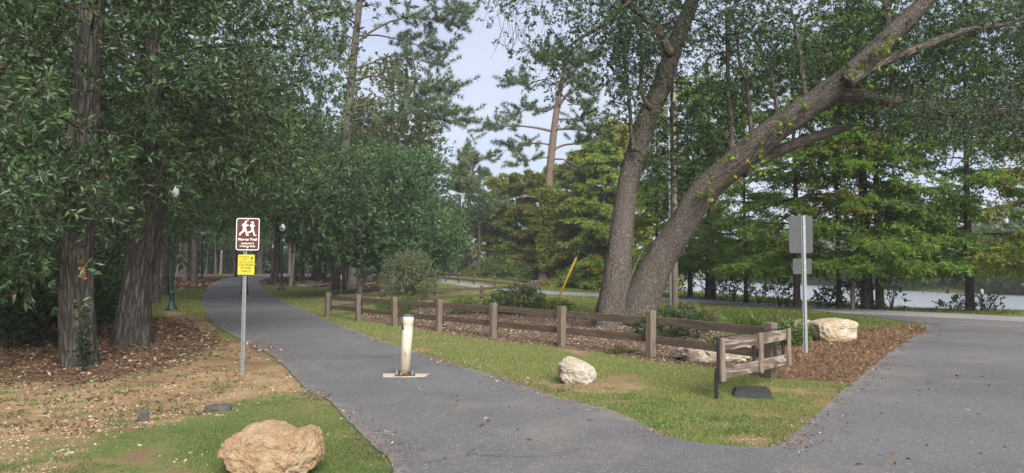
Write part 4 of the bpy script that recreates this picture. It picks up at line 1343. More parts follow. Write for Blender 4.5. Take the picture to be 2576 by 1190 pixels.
bb = MB(); skK = [crom(Kl, 5)[20:], crom(Kr, 5)[20:]]; srK = [np.full(len(x_), .3) for x_ in skK]
lb_ = MB()
for P, rd in limK:
    PP = crom(P, 7); RR = np.interp(np.linspace(0, 1, len(PP)), np.linspace(0, 1, len(rd)), rd)
    tube(lb_, PP, RR, 14, mi=1); skK.append(PP); srK.append(RR)
part('limbs', lb_, [M['bark_live'], M['bark_wood']], oakK, smooth=True, bark=True)
skK = np.vstack(skK); srK = np.concatenate(srK)
branch_to(bb, skK, srK, clK[::4], rmax=.022, lift=.2)
P, D = sprigs(clK, .68, 11, (3.5, Kd, 4.5), flat=.8, out=.15, up=-.05)
cm = MB(); sprig_leaves(cm, P, D, .28, 12, .098, .040, .8, .1)
stems_of(bb, P, D, .3, .005)
# hanging dead twigs in the sky gap and at the right
hang = np.vstack([scrub([(1230, -20), (1330, -20), (1330, 110), (1250, 90)], 26, 16.5, 17.5), scrub([(2180, 200), (2600, 180), (2600, 300), (2200, 310)], 60, 14, 15.5)])
for p in hang:
    ln = rng.uniform(.3, .9)
    tube(bb, np.array([p, p + [rng.normal() * .08, 0, -ln * .5], p + [rng.normal() * .15, 0, -ln]]), [.008, .006, .003], 3, cap=False)
part('branches', bb, M['twig'], oakK, smooth=True, bark=True)
part('crown', cm, M['live_oak_leaf'], oakK)
# vine leaves and bare vine stems on the leaning limb
vm = MB(); vs = MB()
Q = crom(Kr, 10)
for k in range(15):
    i0 = int(rng.integers(45, 105)); p = Q[i0] + np.array([0, -.42, rng.normal() * .2])
    sprig_leaves(vm, p[None] + rng.normal(size=(4, 3)) * .12, unit(rng.normal(size=(4, 3)) + [0, -.6, -.2]), .18, 5, .13, .095, .9)
for k in range(5):
    i0 = 34 + k * 5
    p = Q[i0: i0 + 34: 4] + np.array([0, -.40, .05 * k - .1]) + rng.normal(size=(len(Q[i0:i0 + 34:4]), 3)) * [.06, .02, .1]
    tube(vs, crom(p, 5), .009, 4, cap=False)
p = np.array([(1620, 842, 17.45), (1578, 800, 17.45), (1570, 745, 17.5), (1590, 690, 17.5), (1612, 640, 17.6), (1640, 600, 17.4)])
tube(vs, crom(at(p[:, 0], p[:, 1], p[:, 2]), 6), .014, 5, cap=False)
part('vine_foliage', vm, M['vine_leaf'], oakK)
part('vine_stem', vs, M['vine_stem'], oakK, smooth=True)

# vine and dead leaves on the tall left oak (parts of the picture's vine)
oak1 = [o for o in bpy.data.objects if o.name == 'oak_tree'][0]
vs = MB(); p = np.array([(245, 360), (258, 375), (263, 410), (258, 440), (240, 480), (225, 540)])
tube(vs, crom(at(p[:, 0], p[:, 1], 10.9), 6), .009, 5, cap=False)
p = np.array([(260, 395), (263, 440), (252, 470), (240, 500)]); tube(vs, crom(at(p[:, 0], p[:, 1], 10.85), 6), .006, 5, cap=False)
part('vine_stem', vs, M['vine_stem'], oak1, smooth=True)
vm = MB()
P = at(rng.normal(208, 3, 22), rng.uniform(645, 698, 22), 11.0); sprig_leaves(vm, P, unit(rng.normal(size=P.shape) * .5 + [0, -.4, -.9]), .03, 2, .055, .035)
part('dead_vine_leaf', vm, M['orange_leaf'], oak1)
vm = MB()
P = at(rng.normal(212, 12, 110), rng.uniform(760, 925, 110), 10.9 + rng.normal(size=110) * .05); sprig_leaves(vm, P, unit(rng.normal(size=P.shape) + [0, -.4, -.2]), .06, 4, .06, .04)
part('ivy', vm, M['dark_leaf'], oak1)

# ---- bushes
def bush(name, base, label, rx, ry, h, leafm, n=500, m=9, L=.08, W=.035, slen=.22, stems=9, upright=.5, group=None, cat='shrub', shell=.45, arch=0.0):
    root = thing(name, base, label, cat, group)
    b = np.array(base)
    C = ellip((0, 0, h * .52), (rx, ry, h * .5), n, shell=shell)
    C[:, 2] = np.maximum(C[:, 2], .05)
    C[:, :2] *= (1 - .25 * np.clip(C[:, 2:] / h - .6, 0, 1))
    o = unit(C - [0, 0, h * .2])
    D = unit(o * .7 + rng.normal(size=C.shape) * .35 + [0, 0, upright])
    cm = MB(); sprig_leaves(cm, b + C, D, slen, m, L, W, .75)
    bb = MB()
    for k in range(stems):
        a_ = rng.uniform(0, 6.28); e = np.array([math.cos(a_) * rx * rng.uniform(.2, .9), math.sin(a_) * ry * rng.uniform(.2, .9), h * rng.uniform(.7, 1)])
        tube(bb, crom(np.array([b + [0, 0, -.05], b + e * [.35, .35, .5], b + e]), 4), np.linspace(.018 * h ** .5 + .004, .004, 9), 5, cap=False)
    stems_of(bb, b + C, D, slen, .004)
    part('stems', bb, M['twig'], root, smooth=True)
    part('foliage', cm, leafm, root)
    return root


def bush_px(name, px, py, *a, **k):
    b = G(px, py); b.z = float(gz(b.x, b.y))
    return bush(name, b, *a, **k)


gs = bush_px('garden_shrub', 1030, 776, 'tall loose garden shrub with small pale flowers inside the fence', 1.2, 1.0, 2.25, M['shrub_leaf'], n=680, m=9, L=.09, W=.042, slen=.28, stems=24, upright=.6, shell=.25)
# long upright shoots on it
cm = MB(); bb = MB(); b = np.array(gs.location)
for k in range(46):
    a_ = rng.uniform(0, 6.28); q_ = rng.uniform(.2, 1.0)
    p0 = b + [math.cos(a_) * .7 * q_, math.sin(a_) * .6 * q_, 1.6]; p1 = p0 + [math.cos(a_) * .5 * q_, math.sin(a_) * .4 * q_, rng.uniform(.5, 1.15) * (1.15 - .5 * q_)]
    tube(bb, crom(np.array([p0, (p0 + p1) / 2 + [.04, 0, .05], p1]), 3), .005, 3, cap=False)
    t = rng.uniform(.1, 1, (26, 1)); leaf_quads(cm, p0 + (p1 - p0) * t, unit(rng.normal(size=(26, 3)) + [0, 0, .5]), .07, .03)
part('shoots', cm, M['shrub_leaf'], gs); part('shoot_stems', bb, M['twig'], gs)
for px, py, rx, ry, h_, lm, lab, n in [(1303, 793, .95, .7, .95, 'bank_leaf', 'dark green mounded bush inside the fence left of the oak', 420), (1250, 790, .6, .5, .5, 'bush_leaf', 'low bush left of the dark mounded bush', 170),
                                      (1165, 792, .55, .5, .5, 'bush_leaf', 'low green bush just right of the tall garden shrub', 170), (1385, 792, .8, .6, .45, 'bush_leaf', 'low spreading bush at the foot of the yellow guard', 220),
                                      (1690, 862, .85, .6, .55, 'bank_leaf', 'dark low shrub behind the rail right of the oak', 320), (1735, 815, .7, .6, .45, 'tuft', 'greyish perennial clump right of the oak base', 200),
                                      (1985, 872, .4, .35, .4, 'bush_leaf', 'bright low bush beside the slab boulder', 130), (1000, 790, .8, .6, .55, 'bush_leaf', 'low foliage at the foot of the tall garden shrub', 240),
                                      (240, 815, .6, .6, .8, 'dark_leaf', 'low sapling between the two left oaks', 140)]:
    bush_px('low_bush', px, py, lab, rx, ry, h_, M[lm], n=n, m=8, L=.085, W=.04, slen=.18, stems=7, upright=.3)
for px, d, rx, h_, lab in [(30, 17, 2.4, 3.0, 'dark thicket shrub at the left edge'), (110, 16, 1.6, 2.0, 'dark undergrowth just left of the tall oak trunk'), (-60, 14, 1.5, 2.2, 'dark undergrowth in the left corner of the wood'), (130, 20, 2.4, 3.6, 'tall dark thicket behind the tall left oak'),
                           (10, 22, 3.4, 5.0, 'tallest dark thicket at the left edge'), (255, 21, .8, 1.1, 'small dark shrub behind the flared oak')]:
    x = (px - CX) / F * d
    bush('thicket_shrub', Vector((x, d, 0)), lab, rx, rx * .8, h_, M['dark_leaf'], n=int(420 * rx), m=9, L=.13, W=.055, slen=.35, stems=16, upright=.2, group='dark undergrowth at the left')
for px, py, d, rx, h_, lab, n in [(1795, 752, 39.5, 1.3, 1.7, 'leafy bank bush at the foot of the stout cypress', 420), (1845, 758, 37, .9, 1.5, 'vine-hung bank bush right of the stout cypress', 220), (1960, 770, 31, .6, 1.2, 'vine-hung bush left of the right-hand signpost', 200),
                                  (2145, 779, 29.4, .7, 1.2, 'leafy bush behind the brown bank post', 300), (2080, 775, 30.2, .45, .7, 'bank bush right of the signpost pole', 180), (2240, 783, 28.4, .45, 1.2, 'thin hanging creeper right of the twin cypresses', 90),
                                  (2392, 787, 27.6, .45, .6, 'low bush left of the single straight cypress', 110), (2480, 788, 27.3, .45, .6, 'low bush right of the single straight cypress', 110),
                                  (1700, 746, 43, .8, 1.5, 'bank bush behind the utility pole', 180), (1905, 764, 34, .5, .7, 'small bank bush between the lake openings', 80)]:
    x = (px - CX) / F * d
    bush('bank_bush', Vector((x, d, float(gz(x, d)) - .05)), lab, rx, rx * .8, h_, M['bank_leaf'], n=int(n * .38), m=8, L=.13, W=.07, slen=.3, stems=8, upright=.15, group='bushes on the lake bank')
for px, py, rx, h_, lab in [(1265, 703, 2.2, 2.2, 'bright roadside bush left of the vine-clad pine'), (1430, 722, 1.8, 2.4, 'pale green thicket behind the yellow guard'), (1300, 707, 2.0, 1.6, 'weedy bush right of the far bend'), (1480, 728, 1.8, 2.0, 'green thicket against the great oak'), (1345, 714, 1.6, 1.5, 'weeds at the foot of the vine-clad pine')]:
    b = G(px, py)
    bush('roadside_bush', b, lab, rx, rx, h_, M['bush_leaf'], n=int(260 * rx), m=8, L=.2, W=.07, slen=.4, stems=8, upright=.4, group='bushes beyond the road')

# ornamental grass clumps by the fence
def clump(px, py, label, h_, n, r_, mat_='tuft', w=.006, splay=.6):
    b = G(px, py); b.z = float(gz(b.x, b.y))
    rt_ = thing('grass_clump', b, label, 'plant', 'grass clumps behind the fence')
    a_ = rng.uniform(0, 6.28, n); q_ = rng.uniform(0, 1, n)
    P = np.stack([np.cos(a_) * r_ * .3 * q_, np.sin(a_) * r_ * .3 * q_, 0 * q_], -1) + np.array(b)
    D = unit(np.stack([np.cos(a_) * splay * q_, np.sin(a_) * splay * q_, np.ones(n)], -1) + rng.normal(size=(n, 3)) * .12)
    m_ = MB(); L = h_ * rng.uniform(.5, 1.1, n)
    S = unit(np.cross(D, rng.normal(size=D.shape))) * w
    mid = P + D * L[:, None] * .6
    tipp = mid + unit(D + np.stack([np.cos(a_) * .6, np.sin(a_) * .6, -.25 + 0 * a_], -1)) * L[:, None] * .45
    V = np.stack([P - S, P + S, mid + S * .8, tipp, mid - S * .8], 1).reshape(-1, 3)
    k = np.arange(n)[:, None] * 5
    m_.add(V, np.vstack([k + [0, 1, 2], k + [0, 2, 4], k + [4, 2, 3]]))
    part('blades', m_, M[mat_], rt_)


clump(1775, 832, 'brownish fountain grass clump behind the near rail', .75, 520, .5)
clump(1850, 838, 'green strappy clump right of the fountain grass', .55, 160, .4, 'bush_leaf', .014, .8)
clump(1895, 838, 'broad-leaved strappy clump left of the corner post', .6, 150, .45, 'bush_leaf', .016, .9)
clump(1955, 838, 'dry wispy grass clump behind the gate', .6, 320, .5)
clump(1975, 868, 'small dry grass tuft beside the slab boulder', .4, 240, .35)
clump(1700, 815, 'thin wispy clump right of the oak base', .8, 260, .6)
clump(1800, 872, 'straw-coloured tuft behind the lower rail', .3, 260, .4)
clump(1560, 890, 'trailing green tuft at the fence foot left of the second post', .22, 320, .9, 'tuft', .006, 1.6)

# ---- far shore
protoF = proto_tree('shore_tree', '', 8.5, 3.6, M['far_leaf'], M['bark_wood'], 90, dict(specW, L=.42, W=.2, rad=1.5), .2, .02, .3)
protoS = proto_tree('shore_tree', '', 6.0, 3.4, M['bush_leaf'], M['bark_wood'], 70, dict(specW, L=.42, W=.2, rad=1.4), .15, -.1, .3)
for k in range(54):
    t = k / 53
    y_ = 62 + 175 * t ** 1.4; x_ = np.interp(y_, [62, 82, 101, 129, 160, 215, 240], [68, 62.5, 60, 62.5, 60, 65, 66]) + [0, 3.5, 8][k % 3] + r2.uniform(-1, 1)
    put_tree([protoF, protoS, protoF][k % 3], (x_, y_, float(terrain(x_, y_)) - .2), r2.uniform(0, 6), r2.uniform(.8, 1.25) * (1.2 if k % 3 == 2 else .85), 'hazy green tree on the far shore of the lake', 'trees on the far shore')
for k in range(16):
    x_ = 22 + 40 * (k + .5) / 16; y_ = 262 + r2.uniform(0, 20)
    put_tree([protoF, protoS][k % 2], (x_, y_, -.2), r2.uniform(0, 6), r2.uniform(.9, 1.3), 'small far tree at the closed end of the lake', 'trees at the far end of the lake')
# one mass of distant wood that closes the view
fm = MB()
def wood_band(p0, p1, n, h0, h1, dep):
    t = rng.uniform(0, 1, n)[:, None]
    P = np.array(p0) * (1 - t) + np.array(p1) * t + rng.uniform(0, dep, (n, 1)) * np.array([0, 1])
    hh = h0 + (h1 - h0) * vnoise(P[:, 0], P[:, 1], 7, 3)
    z = rng.uniform(0, 1, n) ** .8 * hh
    C = np.column_stack([P, terrain(P[:, 0], P[:, 1]) + z])
    sprig_leaves(fm, C, unit(rng.normal(size=C.shape) + [0, -.3, .2]), .9, 9, .75, .4, .9)
wood_band((-150, 140), (12, 150), 9000, 9, 15, 25)
wood_band((-80, 136), (6, 142), 3500, 2, 5, 10)
wood_band((-75, 40), (-45, 130), 3500, 10, 15, 10)
o = part('far_wood', fm, M['wood_leaf']); tag(o, 'distant wood closing the view behind the trees', 'wood', kind='stuff')
fm = MB()
wood_band((62, 80), (70, 240), 2600, 3, 8, 10)
for a_, b_ in zip([(70, 56), (64.5, 66), (60.3, 82), (57.3, 101), (60.3, 129), (57.3, 160)], [(64.5, 66), (60.3, 82), (57.3, 101), (60.3, 129), (57.3, 160), (62.3, 215)]):
    wood_band((a_[0] - .9, a_[1]), (b_[0] - .9, b_[1]), 700, .8, 3.2, 3)
    wood_band((a_[0] + 2.5, a_[1]), (b_[0] + 2.5, b_[1]), 620, 2, 6.5, 4)
wood_band((10, 275), (75, 275), 2200, 5, 9, 18)
o = part('far_shore_wood', fm, M['far_leaf']); tag(o, 'distant hazy wood along the far shore', 'wood', kind='stuff')

#@@OBJECTS
# ------------------------------------------------------------------ fences
POST_H, SP_ = .84, 2.44
RAILS = ((.675, .14), (.338, .135))
post_me = box_mesh('post', (.14, .14, POST_H + .3), M['post_wood'], .008, 1, (0, 0, (POST_H - .3) / 2))
rail_me = box_mesh('rail', (SP_, .04, .14), M['rail_wood'], .004)
batten_me = box_mesh('batten', (.09, .035, .62), M['rail_wood'], .004, 1, (0, 0, .5))


def fence(name, label, pts, inner=1.0, skip=(), battens=True, first=True, last=True, hs=1.0):
    P = [Vector((p[0], p[1], float(gz(p[0], p[1])))) for p in pts]
    root = thing(name, P[0], label, 'fence')
    r_ = random.Random(len(pts) * 31)
    for i_, p in enumerate(P):
        a_ = P[max(0, i_ - 1)]; b_ = P[min(len(P) - 1, i_ + 1)]
        ang = math.atan2(b_.y - a_.y, b_.x - a_.x)
        if (i_ or first) and (i_ < len(P) - 1 or last):
            o = place('post', post_me, root, p - P[0], (r_.gauss(0, .012), r_.gauss(0, .012), ang + r_.gauss(0, .02)))
            o.scale = (1, 1, hs * (1 + r_.gauss(0, .012)))
            if battens:
                nrm = Vector((-math.sin(ang), math.cos(ang), 0)) * inner
                place('batten', batten_me, root, p - P[0] + nrm * .137 + Vector((math.cos(ang), math.sin(ang), 0)) * .045, (0, 0, ang))
    for i_, (a_, b_) in enumerate(zip(P, P[1:])):
        if i_ in skip:
            continue
        d_ = b_ - a_; ln = d_.length; ang = math.atan2(d_.y, d_.x); pit = -math.asin((b_.z - a_.z) / ln)
        nrm = Vector((-math.sin(ang), math.cos(ang), 0)) * inner
        for z_, h_ in RAILS:
            o = place('rail', rail_me, root, (a_ + b_) / 2 - P[0] + nrm * (.094 + r_.uniform(-.001, .001)) + Vector((0, 0, z_ * hs + r_.gauss(0, .006))), (r_.gauss(0, .01), pit + r_.gauss(0, .004), ang))
            o.scale = ((ln - .004) / SP_, 1, h_ / .14)
    return root


near_px = [(1938, 952), (1634, 908), (1410, 872), (1240, 857), (1106, 836), (994, 818), (902, 803), (825, 785)]
rk = np.array([(p[0] - CX) / F for p in near_px])
kk = np.arange(8)
# straight run at eight-foot spacing fitted to the measured bearings: x0 + k dx = r (y0 + k dy)
A = np.column_stack([np.ones(8), kk, -rk, -rk * kk])
w_, v_ = np.linalg.eigh(A.T @ A)
s_ = v_[:, 0]; s_ = s_ * (SP_ / math.hypot(s_[1], s_[3])); s_ = s_ if s_[2] > 0 else -s_
sc_ = 10.6 / s_[2]
near_pts = [(float(s_[0] + k * s_[1]), float(s_[2] + k * s_[3])) for k in range(8)]
print('NEAR', [(round(a_, 2), round(b_, 2)) for a_, b_ in near_pts])
near_pts = [tuple(G(px, py - 2)[:2]) if k < 1 else q_ for k, ((px, py), q_) in enumerate(zip(near_px, near_pts))]
fence('rail_fence', 'brown two-rail wooden fence in front along the path lawn', near_pts, inner=-1.0)
P6 = near_pts[-1]
back_px = [(965, 29.5), (1097, 33.0), (1211, 36.2), (1312, 40.2), (1329, 43.0), (1338, 45.4), (1348, 47.6), (1358, 50.0)]
back_pts = [(P6[0] + .25, P6[1] + .12)] + [((px - CX) / F * d_, d_) for px, d_ in back_px]
fence('rail_fence', 'two-rail fence behind the garden bed curving round at its right end', back_pts, inner=-1.0, first=False, battens=False)
far_px = [(1358, 50.2), (1298, 52.4), (1244, 54.4), (1193, 56.8), (1154, 59), (1122, 61), (1094, 63), (1068, 65), (1045, 67)]
far_pts = [((px - CX) / F * d_, d_) for px, d_ in far_px]
far_pts[0] = (far_pts[0][0] - .1, far_pts[0][1] + .25)
fence('rail_fence', 'weathered two-rail fence beside the far road, behind the garden bed', far_pts, battens=False, first=False)
fp = [G(px, py) for px, py in [(1040, 694), (1062, 693.3), (1084, 692.8), (1106, 692.5), (1128, 692.2), (1150, 692), (1172, 692), (1194, 692.2), (1216, 692.5), (1238, 693), (1260, 693.5)]]
fence('rail_fence', 'tiny distant rail fence beyond the far bend of the road', [(p.x, p.y) for p in fp], battens=False, hs=1.1)

# ------------------------------------------------------------------ folding gate panel and its steel frame
g0, g1 = Vector((2.56, 8.9, 0)), Vector((4.02, 10.45, 0))
gl = (g1 - g0).length; ga = math.atan2(g1.y - g0.y, g1.x - g0.x)
gate = thing('gate', g0, 'short weathered wooden gate on black steel frame, swung open on the lawn', 'gate')
gate.rotation_euler = (0, 0, ga)
gate.location.z = float(gz(g0.x, g0.y))
for z_ in (.655, .295):
    place('rail', box_mesh('rail', (gl - .08, .04, .145), M['gate_wood'], .004), gate, (gl / 2 + .05, 0, z_))
for x_ in (.06, gl * .55, gl - .02):
    place('batten', box_mesh('batten', (.09, .035, .54), M['gate_wood_z'], .006), gate, (x_, -.039, .475))
for x_ in (.09,):
    for z_ in (.655, .295):
        place('end_block', box_mesh('end_block', (.10, .04, .14), M['gate_wood'], .004), gate, (x_, .041, z_))
for x_ in (-.02, gl * .52, gl - .05):
    place('frame_upright', box_mesh('frame_upright', (.045, .03, .55), M['black_steel'], .003), gate, (x_, .036 if x_ > 0 else -.02, .47))
place('frame_bar', box_mesh('frame_bar', (gl, .035, .012), M['black_steel'], .002), gate, (gl / 2, .036, .75))
place('frame_bar', box_mesh('frame_bar', (.16, .05, .02), M['black_steel'], .002), gate, (.06, .02, .196))
place('leg', box_mesh('leg', (.05, .03, .5), M['black_steel'], .003), gate, (-.045, .0, .1))
place('hinge', box_mesh('hinge', (.12, .05, .03), M['galv'], .004), gate, (gl - .10, .07, .62))

# ------------------------------------------------------------------ valve box
b = G(1892, 996); b.z = float(gz(b.x, b.y))
vb = thing('valve_box', b, 'black plastic irrigation valve box set in the grass below the gate', 'valve box')
vb.rotation_euler = (R(2), R(-1), R(-14))
bm = bmesh.new(); bmesh.ops.create_cube(bm, size=1); bmesh.ops.scale(bm, vec=(.44, .33, .14), verts=bm.verts)
for v in bm.verts:
    if v.co.z < 0:
        v.co.x *= 1.14; v.co.y *= 1.14
bmesh.ops.bevel(bm, geom=bm.edges[:], offset=.014, segments=2, affect='EDGES')
place('body', bm_mesh('body', bm, M['valve_black']), vb, (0, 0, .02))
lid = place('lid', box_mesh('lid', (.40, .285, .02), M['valve_black'], .006, 2), vb, (0, 0, .096))
for k in range(5):
    place('rib', box_mesh('rib', (.22, .012, .005), M['valve_black'], .001), lid, (0, -.06 + .03 * k, .0125))

# ------------------------------------------------------------------ bollard
b = G(1019, 947); b.z = .014
bo = thing('bollard', b, 'cream steel bollard leaning slightly in the middle of the path', 'bollard')
mb = MB().add([(-.36, -.30, 0), (.34, -.33, 0), (.40, .22, 0), (-.40, .26, 0)], [[0, 1, 2, 3]])
bm = bmesh.new()
vv = [bm.verts.new(p) for p in [(-.30, -.17, 0), (.0, -.19, 0), (.32, -.15, 0), (.36, .12, 0), (.05, .18, 0), (-.36, .16, 0)]]
f_ = bm.faces.new(vv); ex = bmesh.ops.extrude_face_region(bm, geom=[f_])
for v in ex['geom']:
    if isinstance(v, bmesh.types.BMVert):
        v.co.z += .006
bmesh.ops.recalc_face_normals(bm, faces=bm.faces)
place('pad', bm_mesh('pad', bm, M['concrete']), bo, (0, 0, .001))
place('base_plate', box_mesh('base_plate', (.30, .24, .016), M['rust'], .004), bo, (0, 0, .016), (0, 0, .15))
tl = (R(0), R(3.6), 0)
pst = place('pipe', lathe(MB(), [(.0, 0), (.082, 0), (.082, .66), (.082, .76), (.084, .762), (.084, .862), (.082, .866)], 32).mesh('pipe', M['bollard'], smooth=True), bo, (-.01, 0, .022), tl)
for p in pst.data.polygons:
    p.use_smooth = True
place('cap', lathe(MB(), [(.0835, .864), (.083, .872), (.072, .888), (.045, .899), (.0, .902)], 32).mesh('cap', M['cap_grey'], smooth=True), bo, (-.01, 0, .022), tl)
# worn black reflective band: wraps the back and leaves a cream scoop at the front
th = np.linspace(-math.pi / 2 - 4.6, -math.pi / 2 - 1.0, 40) + .45
lo, hi = np.full(40, .665), np.full(40, .762)
e_ = np.minimum(np.linspace(0, 1, 40), 1 - np.linspace(0, 1, 40)) * 40 / 7
hi = lo + (hi - lo) * np.clip(1 - (1 - np.clip(e_, 0, 1)) ** 2, .04, 1)
rr_ = .0835
V = np.vstack([np.column_stack([rr_ * np.cos(th), rr_ * np.sin(th), lo]), np.column_stack([rr_ * np.cos(th), rr_ * np.sin(th), hi])])
place('black_band', MB().add(V, [[i_, i_ + 1, i_ + 41, i_ + 40] for i_ in range(39)]).mesh('black_band', M['black_steel'], smooth=True), bo, (-.01, 0, .022), tl)
bolt_me = lathe(MB(), [(.0, 0), (.018, 0), (.018, .018), (.010, .02), (.009, .05), (.0, .052)], 8).mesh('bolt', M['galv'])
for x_, y_, s_z in ((-.115, -.08, 1.6), (.115, -.06, .7), (-.05, -.095, .8), (.10, .09, .8), (-.115, .09, 1)):
    o = place('bolt', bolt_me, bo, (x_, y_, .024)); o.scale = (1, 1, s_z)
sc_me = MB().add([(-.006, 0, 0), (.004, 0, .01), (.007, -.0, -.06), (-.016, 0, .075)], [[0, 2, 1, 3]])
place('scratch', sc_me.mesh('scratch', M['rust']), pst, (.008, -.0832, .30), (0, R(-4), 0))

# ------------------------------------------------------------------ signs
def rrect(w, h, r_, z=0, n=5):
    out = []
    for cx_, cz_, a0 in ((w / 2 - r_, h / 2 - r_, 0), (-w / 2 + r_, h / 2 - r_, 90), (-w / 2 + r_, -h / 2 + r_, 180), (w / 2 - r_, -h / 2 + r_, 270)):
        out += [(cx_ + r_ * math.cos(R(a0 + 90 * i_ / n)), cz_ + r_ * math.sin(R(a0 + 90 * i_ / n))) for i_ in range(n + 1)]
    return out


def plate(name, outline, th_, mat_, parent, loc, rot=(0, 0, 0)):
    """flat sheet in the XZ plane, its face towards -Y"""
    bm = bmesh.new()
    f_ = bm.faces.new([bm.verts.new((x_, 0, z_)) for x_, z_ in outline])
    ex = bmesh.ops.extrude_face_region(bm, geom=[f_])
    for v in ex['geom']:
        if isinstance(v, bmesh.types.BMVert):
            v.co.y += th_
    bmesh.ops.recalc_face_normals(bm, faces=bm.faces)
    return place(name, bm_mesh(name, bm, mat_), parent, loc, rot)


def strokes(name, lines, mat_, parent, loc):
    """flat print built of tapered strokes: ([(x, z, half width), ...])"""
    mb = MB()
    for k, ln in enumerate(lines):
        y_ = -.00015 * k
        P = np.array(ln, float)
        if len(P) == 1:
            th_ = np.linspace(0, 2 * math.pi, 14, endpoint=False)
            V = np.column_stack([P[0, 0] + P[0, 2] * np.cos(th_), np.full(14, y_), P[0, 1] + P[0, 2] * 1.1 * np.sin(th_)])
            mb.add(V, [[0, i_ + 1, i_ + 2] for i_ in range(12)])
            continue
        T = np.gradient(P[:, :2], axis=0); T /= np.linalg.norm(T, axis=1)[:, None]
        Nn = np.column_stack([-T[:, 1], T[:, 0]]) * P[:, 2:3]
        a_ = P[:, :2] + Nn; b_ = P[:, :2] - Nn
        n_ = len(P)
        V = np.vstack([np.column_stack([a_[:, 0], np.full(n_, y_), a_[:, 1]]), np.column_stack([b_[:, 0], np.full(n_, y_), b_[:, 1]])])
        mb.add(V, [[i_, i_ + 1, n_ + i_ + 1, n_ + i_] for i_ in range(n_ - 1)])
    return place(name, mb.mesh(name, mat_), parent, loc)


def text(name, s, size, mat_, parent, loc, bold=.0, width=None, shear=0.0):
    cu = bpy.data.curves.new(name, 'FONT')
    cu.body = s; cu.size = size; cu.align_x = 'CENTER'; cu.align_y = 'CENTER'; cu.offset = bold; cu.shear = shear
    ob = bpy.data.objects.new(name + '_tmp', cu); COL.objects.link(ob)
    dg = bpy.context.evaluated_depsgraph_get()
    me = bpy.data.meshes.new_from_object(ob.evaluated_get(dg))
    bpy.data.objects.remove(ob); bpy.data.curves.remove(cu)
    me.materials.clear(); me.materials.append(mat_)
    o = place(name, me, parent, loc, (math.pi / 2, 0, 0))
    if width:
        xs = [v.co.x for v in me.vertices]
        k = width / (max(xs) - min(xs))
        o.scale = (k, 1, 1)
    return o


def channel(name, h_, w_, mat_, parent, loc, flip=1):
    """a folded steel channel post"""
    prof = [(-w_ / 2, 0), (-w_ / 2 + .012, 0), (-w_ * .22, .028 * flip), (w_ * .22, .028 * flip), (w_ / 2 - .012, 0), (w_ / 2, 0), (w_ / 2, .004 * flip), (w_ / 2 - .010, .004 * flip), (w_ * .20, .033 * flip), (-w_ * .20, .033 * flip), (-w_ / 2 + .010, .004 * flip), (-w_ / 2, .004 * flip)]
    bm = bmesh.new()
    f_ = bm.faces.new([bm.verts.new((x_, y_, -.3)) for x_, y_ in prof])
    ex = bmesh.ops.extrude_face_region(bm, geom=[f_])
    for v in ex['geom']:
        if isinstance(v, bmesh.types.BMVert):
            v.co.z = h_
    bmesh.ops.recalc_face_normals(bm, faces=bm.faces)
    return place(name, bm_mesh(name, bm, mat_), parent, loc)


b = G(609, 941); sd_ = b.y
k_ = sd_ / F
st = thing('signpost', b, 'signpost by the path with brown runners sign above yellow caution sign', 'sign')
st.rotation_euler = (0, R(.4), 0)
zt = lambda py: (941 - py) * k_
channel('post', zt(556), .058, M['galv'], st, (0, .004, 0), 1)
bw, bh = 58.5 * k_, 81 * k_
zb = zt(591.5)
br = plate('brown_sign', rrect(bw, bh, .035), .003, M['sign_white'], st, (.035, -.004, zb))
br['label'] = 'brown sign with white running figures and border'
plate('brown_panel', rrect(bw - .024, bh - .024, .026), .0008, M['sign_brown'], br, (0, -.0012, 0))
u = bw / 345.0      # sign drawing units: 345 wide, 497 high, origin at the centre
S = lambda pts: [((x_ - 373) * u, (395 - y_) * u, w_ * u) for x_, y_, w_ in pts]
strokes('running_figure', [S([(342, 213, 17)]), S([(338, 238, 26), (327, 275, 25), (322, 310, 21)]), S([(318, 238, 12), (292, 268, 11), (303, 275, 7)]), S([(345, 250, 10), (357, 268, 9), (386, 258, 7)]),
                           S([(317, 312, 19), (312, 345, 16), (262, 390, 10)]), S([(252, 380, 8), (262, 414, 8)]), S([(330, 312, 18), (350, 355, 14), (362, 405, 9)]), S([(348, 410, 8), (390, 406, 8)])], M['sign_white'], br, (0, -.0024, 0))
strokes('running_figure', [S([(447, 224, 16)]), S([(440, 212, 5), (425, 215, 7), (415, 226, 3)]), S([(436, 248, 21), (441, 280, 17), (441, 315, 17)]), S([(425, 248, 9), (408, 272, 8), (424, 284, 7)]), S([(452, 262, 8), (462, 272, 8), (480, 264, 6)]),
                           S([(437, 325, 15), (430, 350, 12), (375, 372, 9)]), S([(368, 360, 7), (372, 396, 7)]), S([(447, 325, 15), (460, 365, 11), (474, 408, 8)]), S([(464, 413, 7), (504, 409, 7)])], M['sign_white'], br, (0, -.0024, 0))
text('lettering', 'Fitness Trail', 46 * u, M['sign_white'], br, (0, -.0024, (395 - 474) * u), .0016, 278 * u)
text('lettering', 'Authorized', 34 * u, M['sign_white'], br, (0, -.0024, (395 - 532) * u), .0012, 186 * u)
text('lettering', 'Vehicles Only', 34 * u, M['sign_white'], br, (0, -.0024, (395 - 574) * u), .0012, 236 * u)
bolt2 = lathe(MB(), [(.011, 0), (.011, .004), (.006, .007), (.0, .008)], 10).mesh('bolt', M['sign_white'])
for z_ in ((395 - 189) * u, (395 - 598) * u):
    place('bolt', bolt2, br, (0, -.002, z_), (math.pi / 2, 0, 0))
yw, yh = 41.5 * k_, 50 * k_
zy = zt(668)
ye = plate('yellow_sign', rrect(yw, yh, .014), .003, M['sign_yellow'], st, (.022, -.004, zy))
ye['label'] = 'yellow sign warning of flying discs'
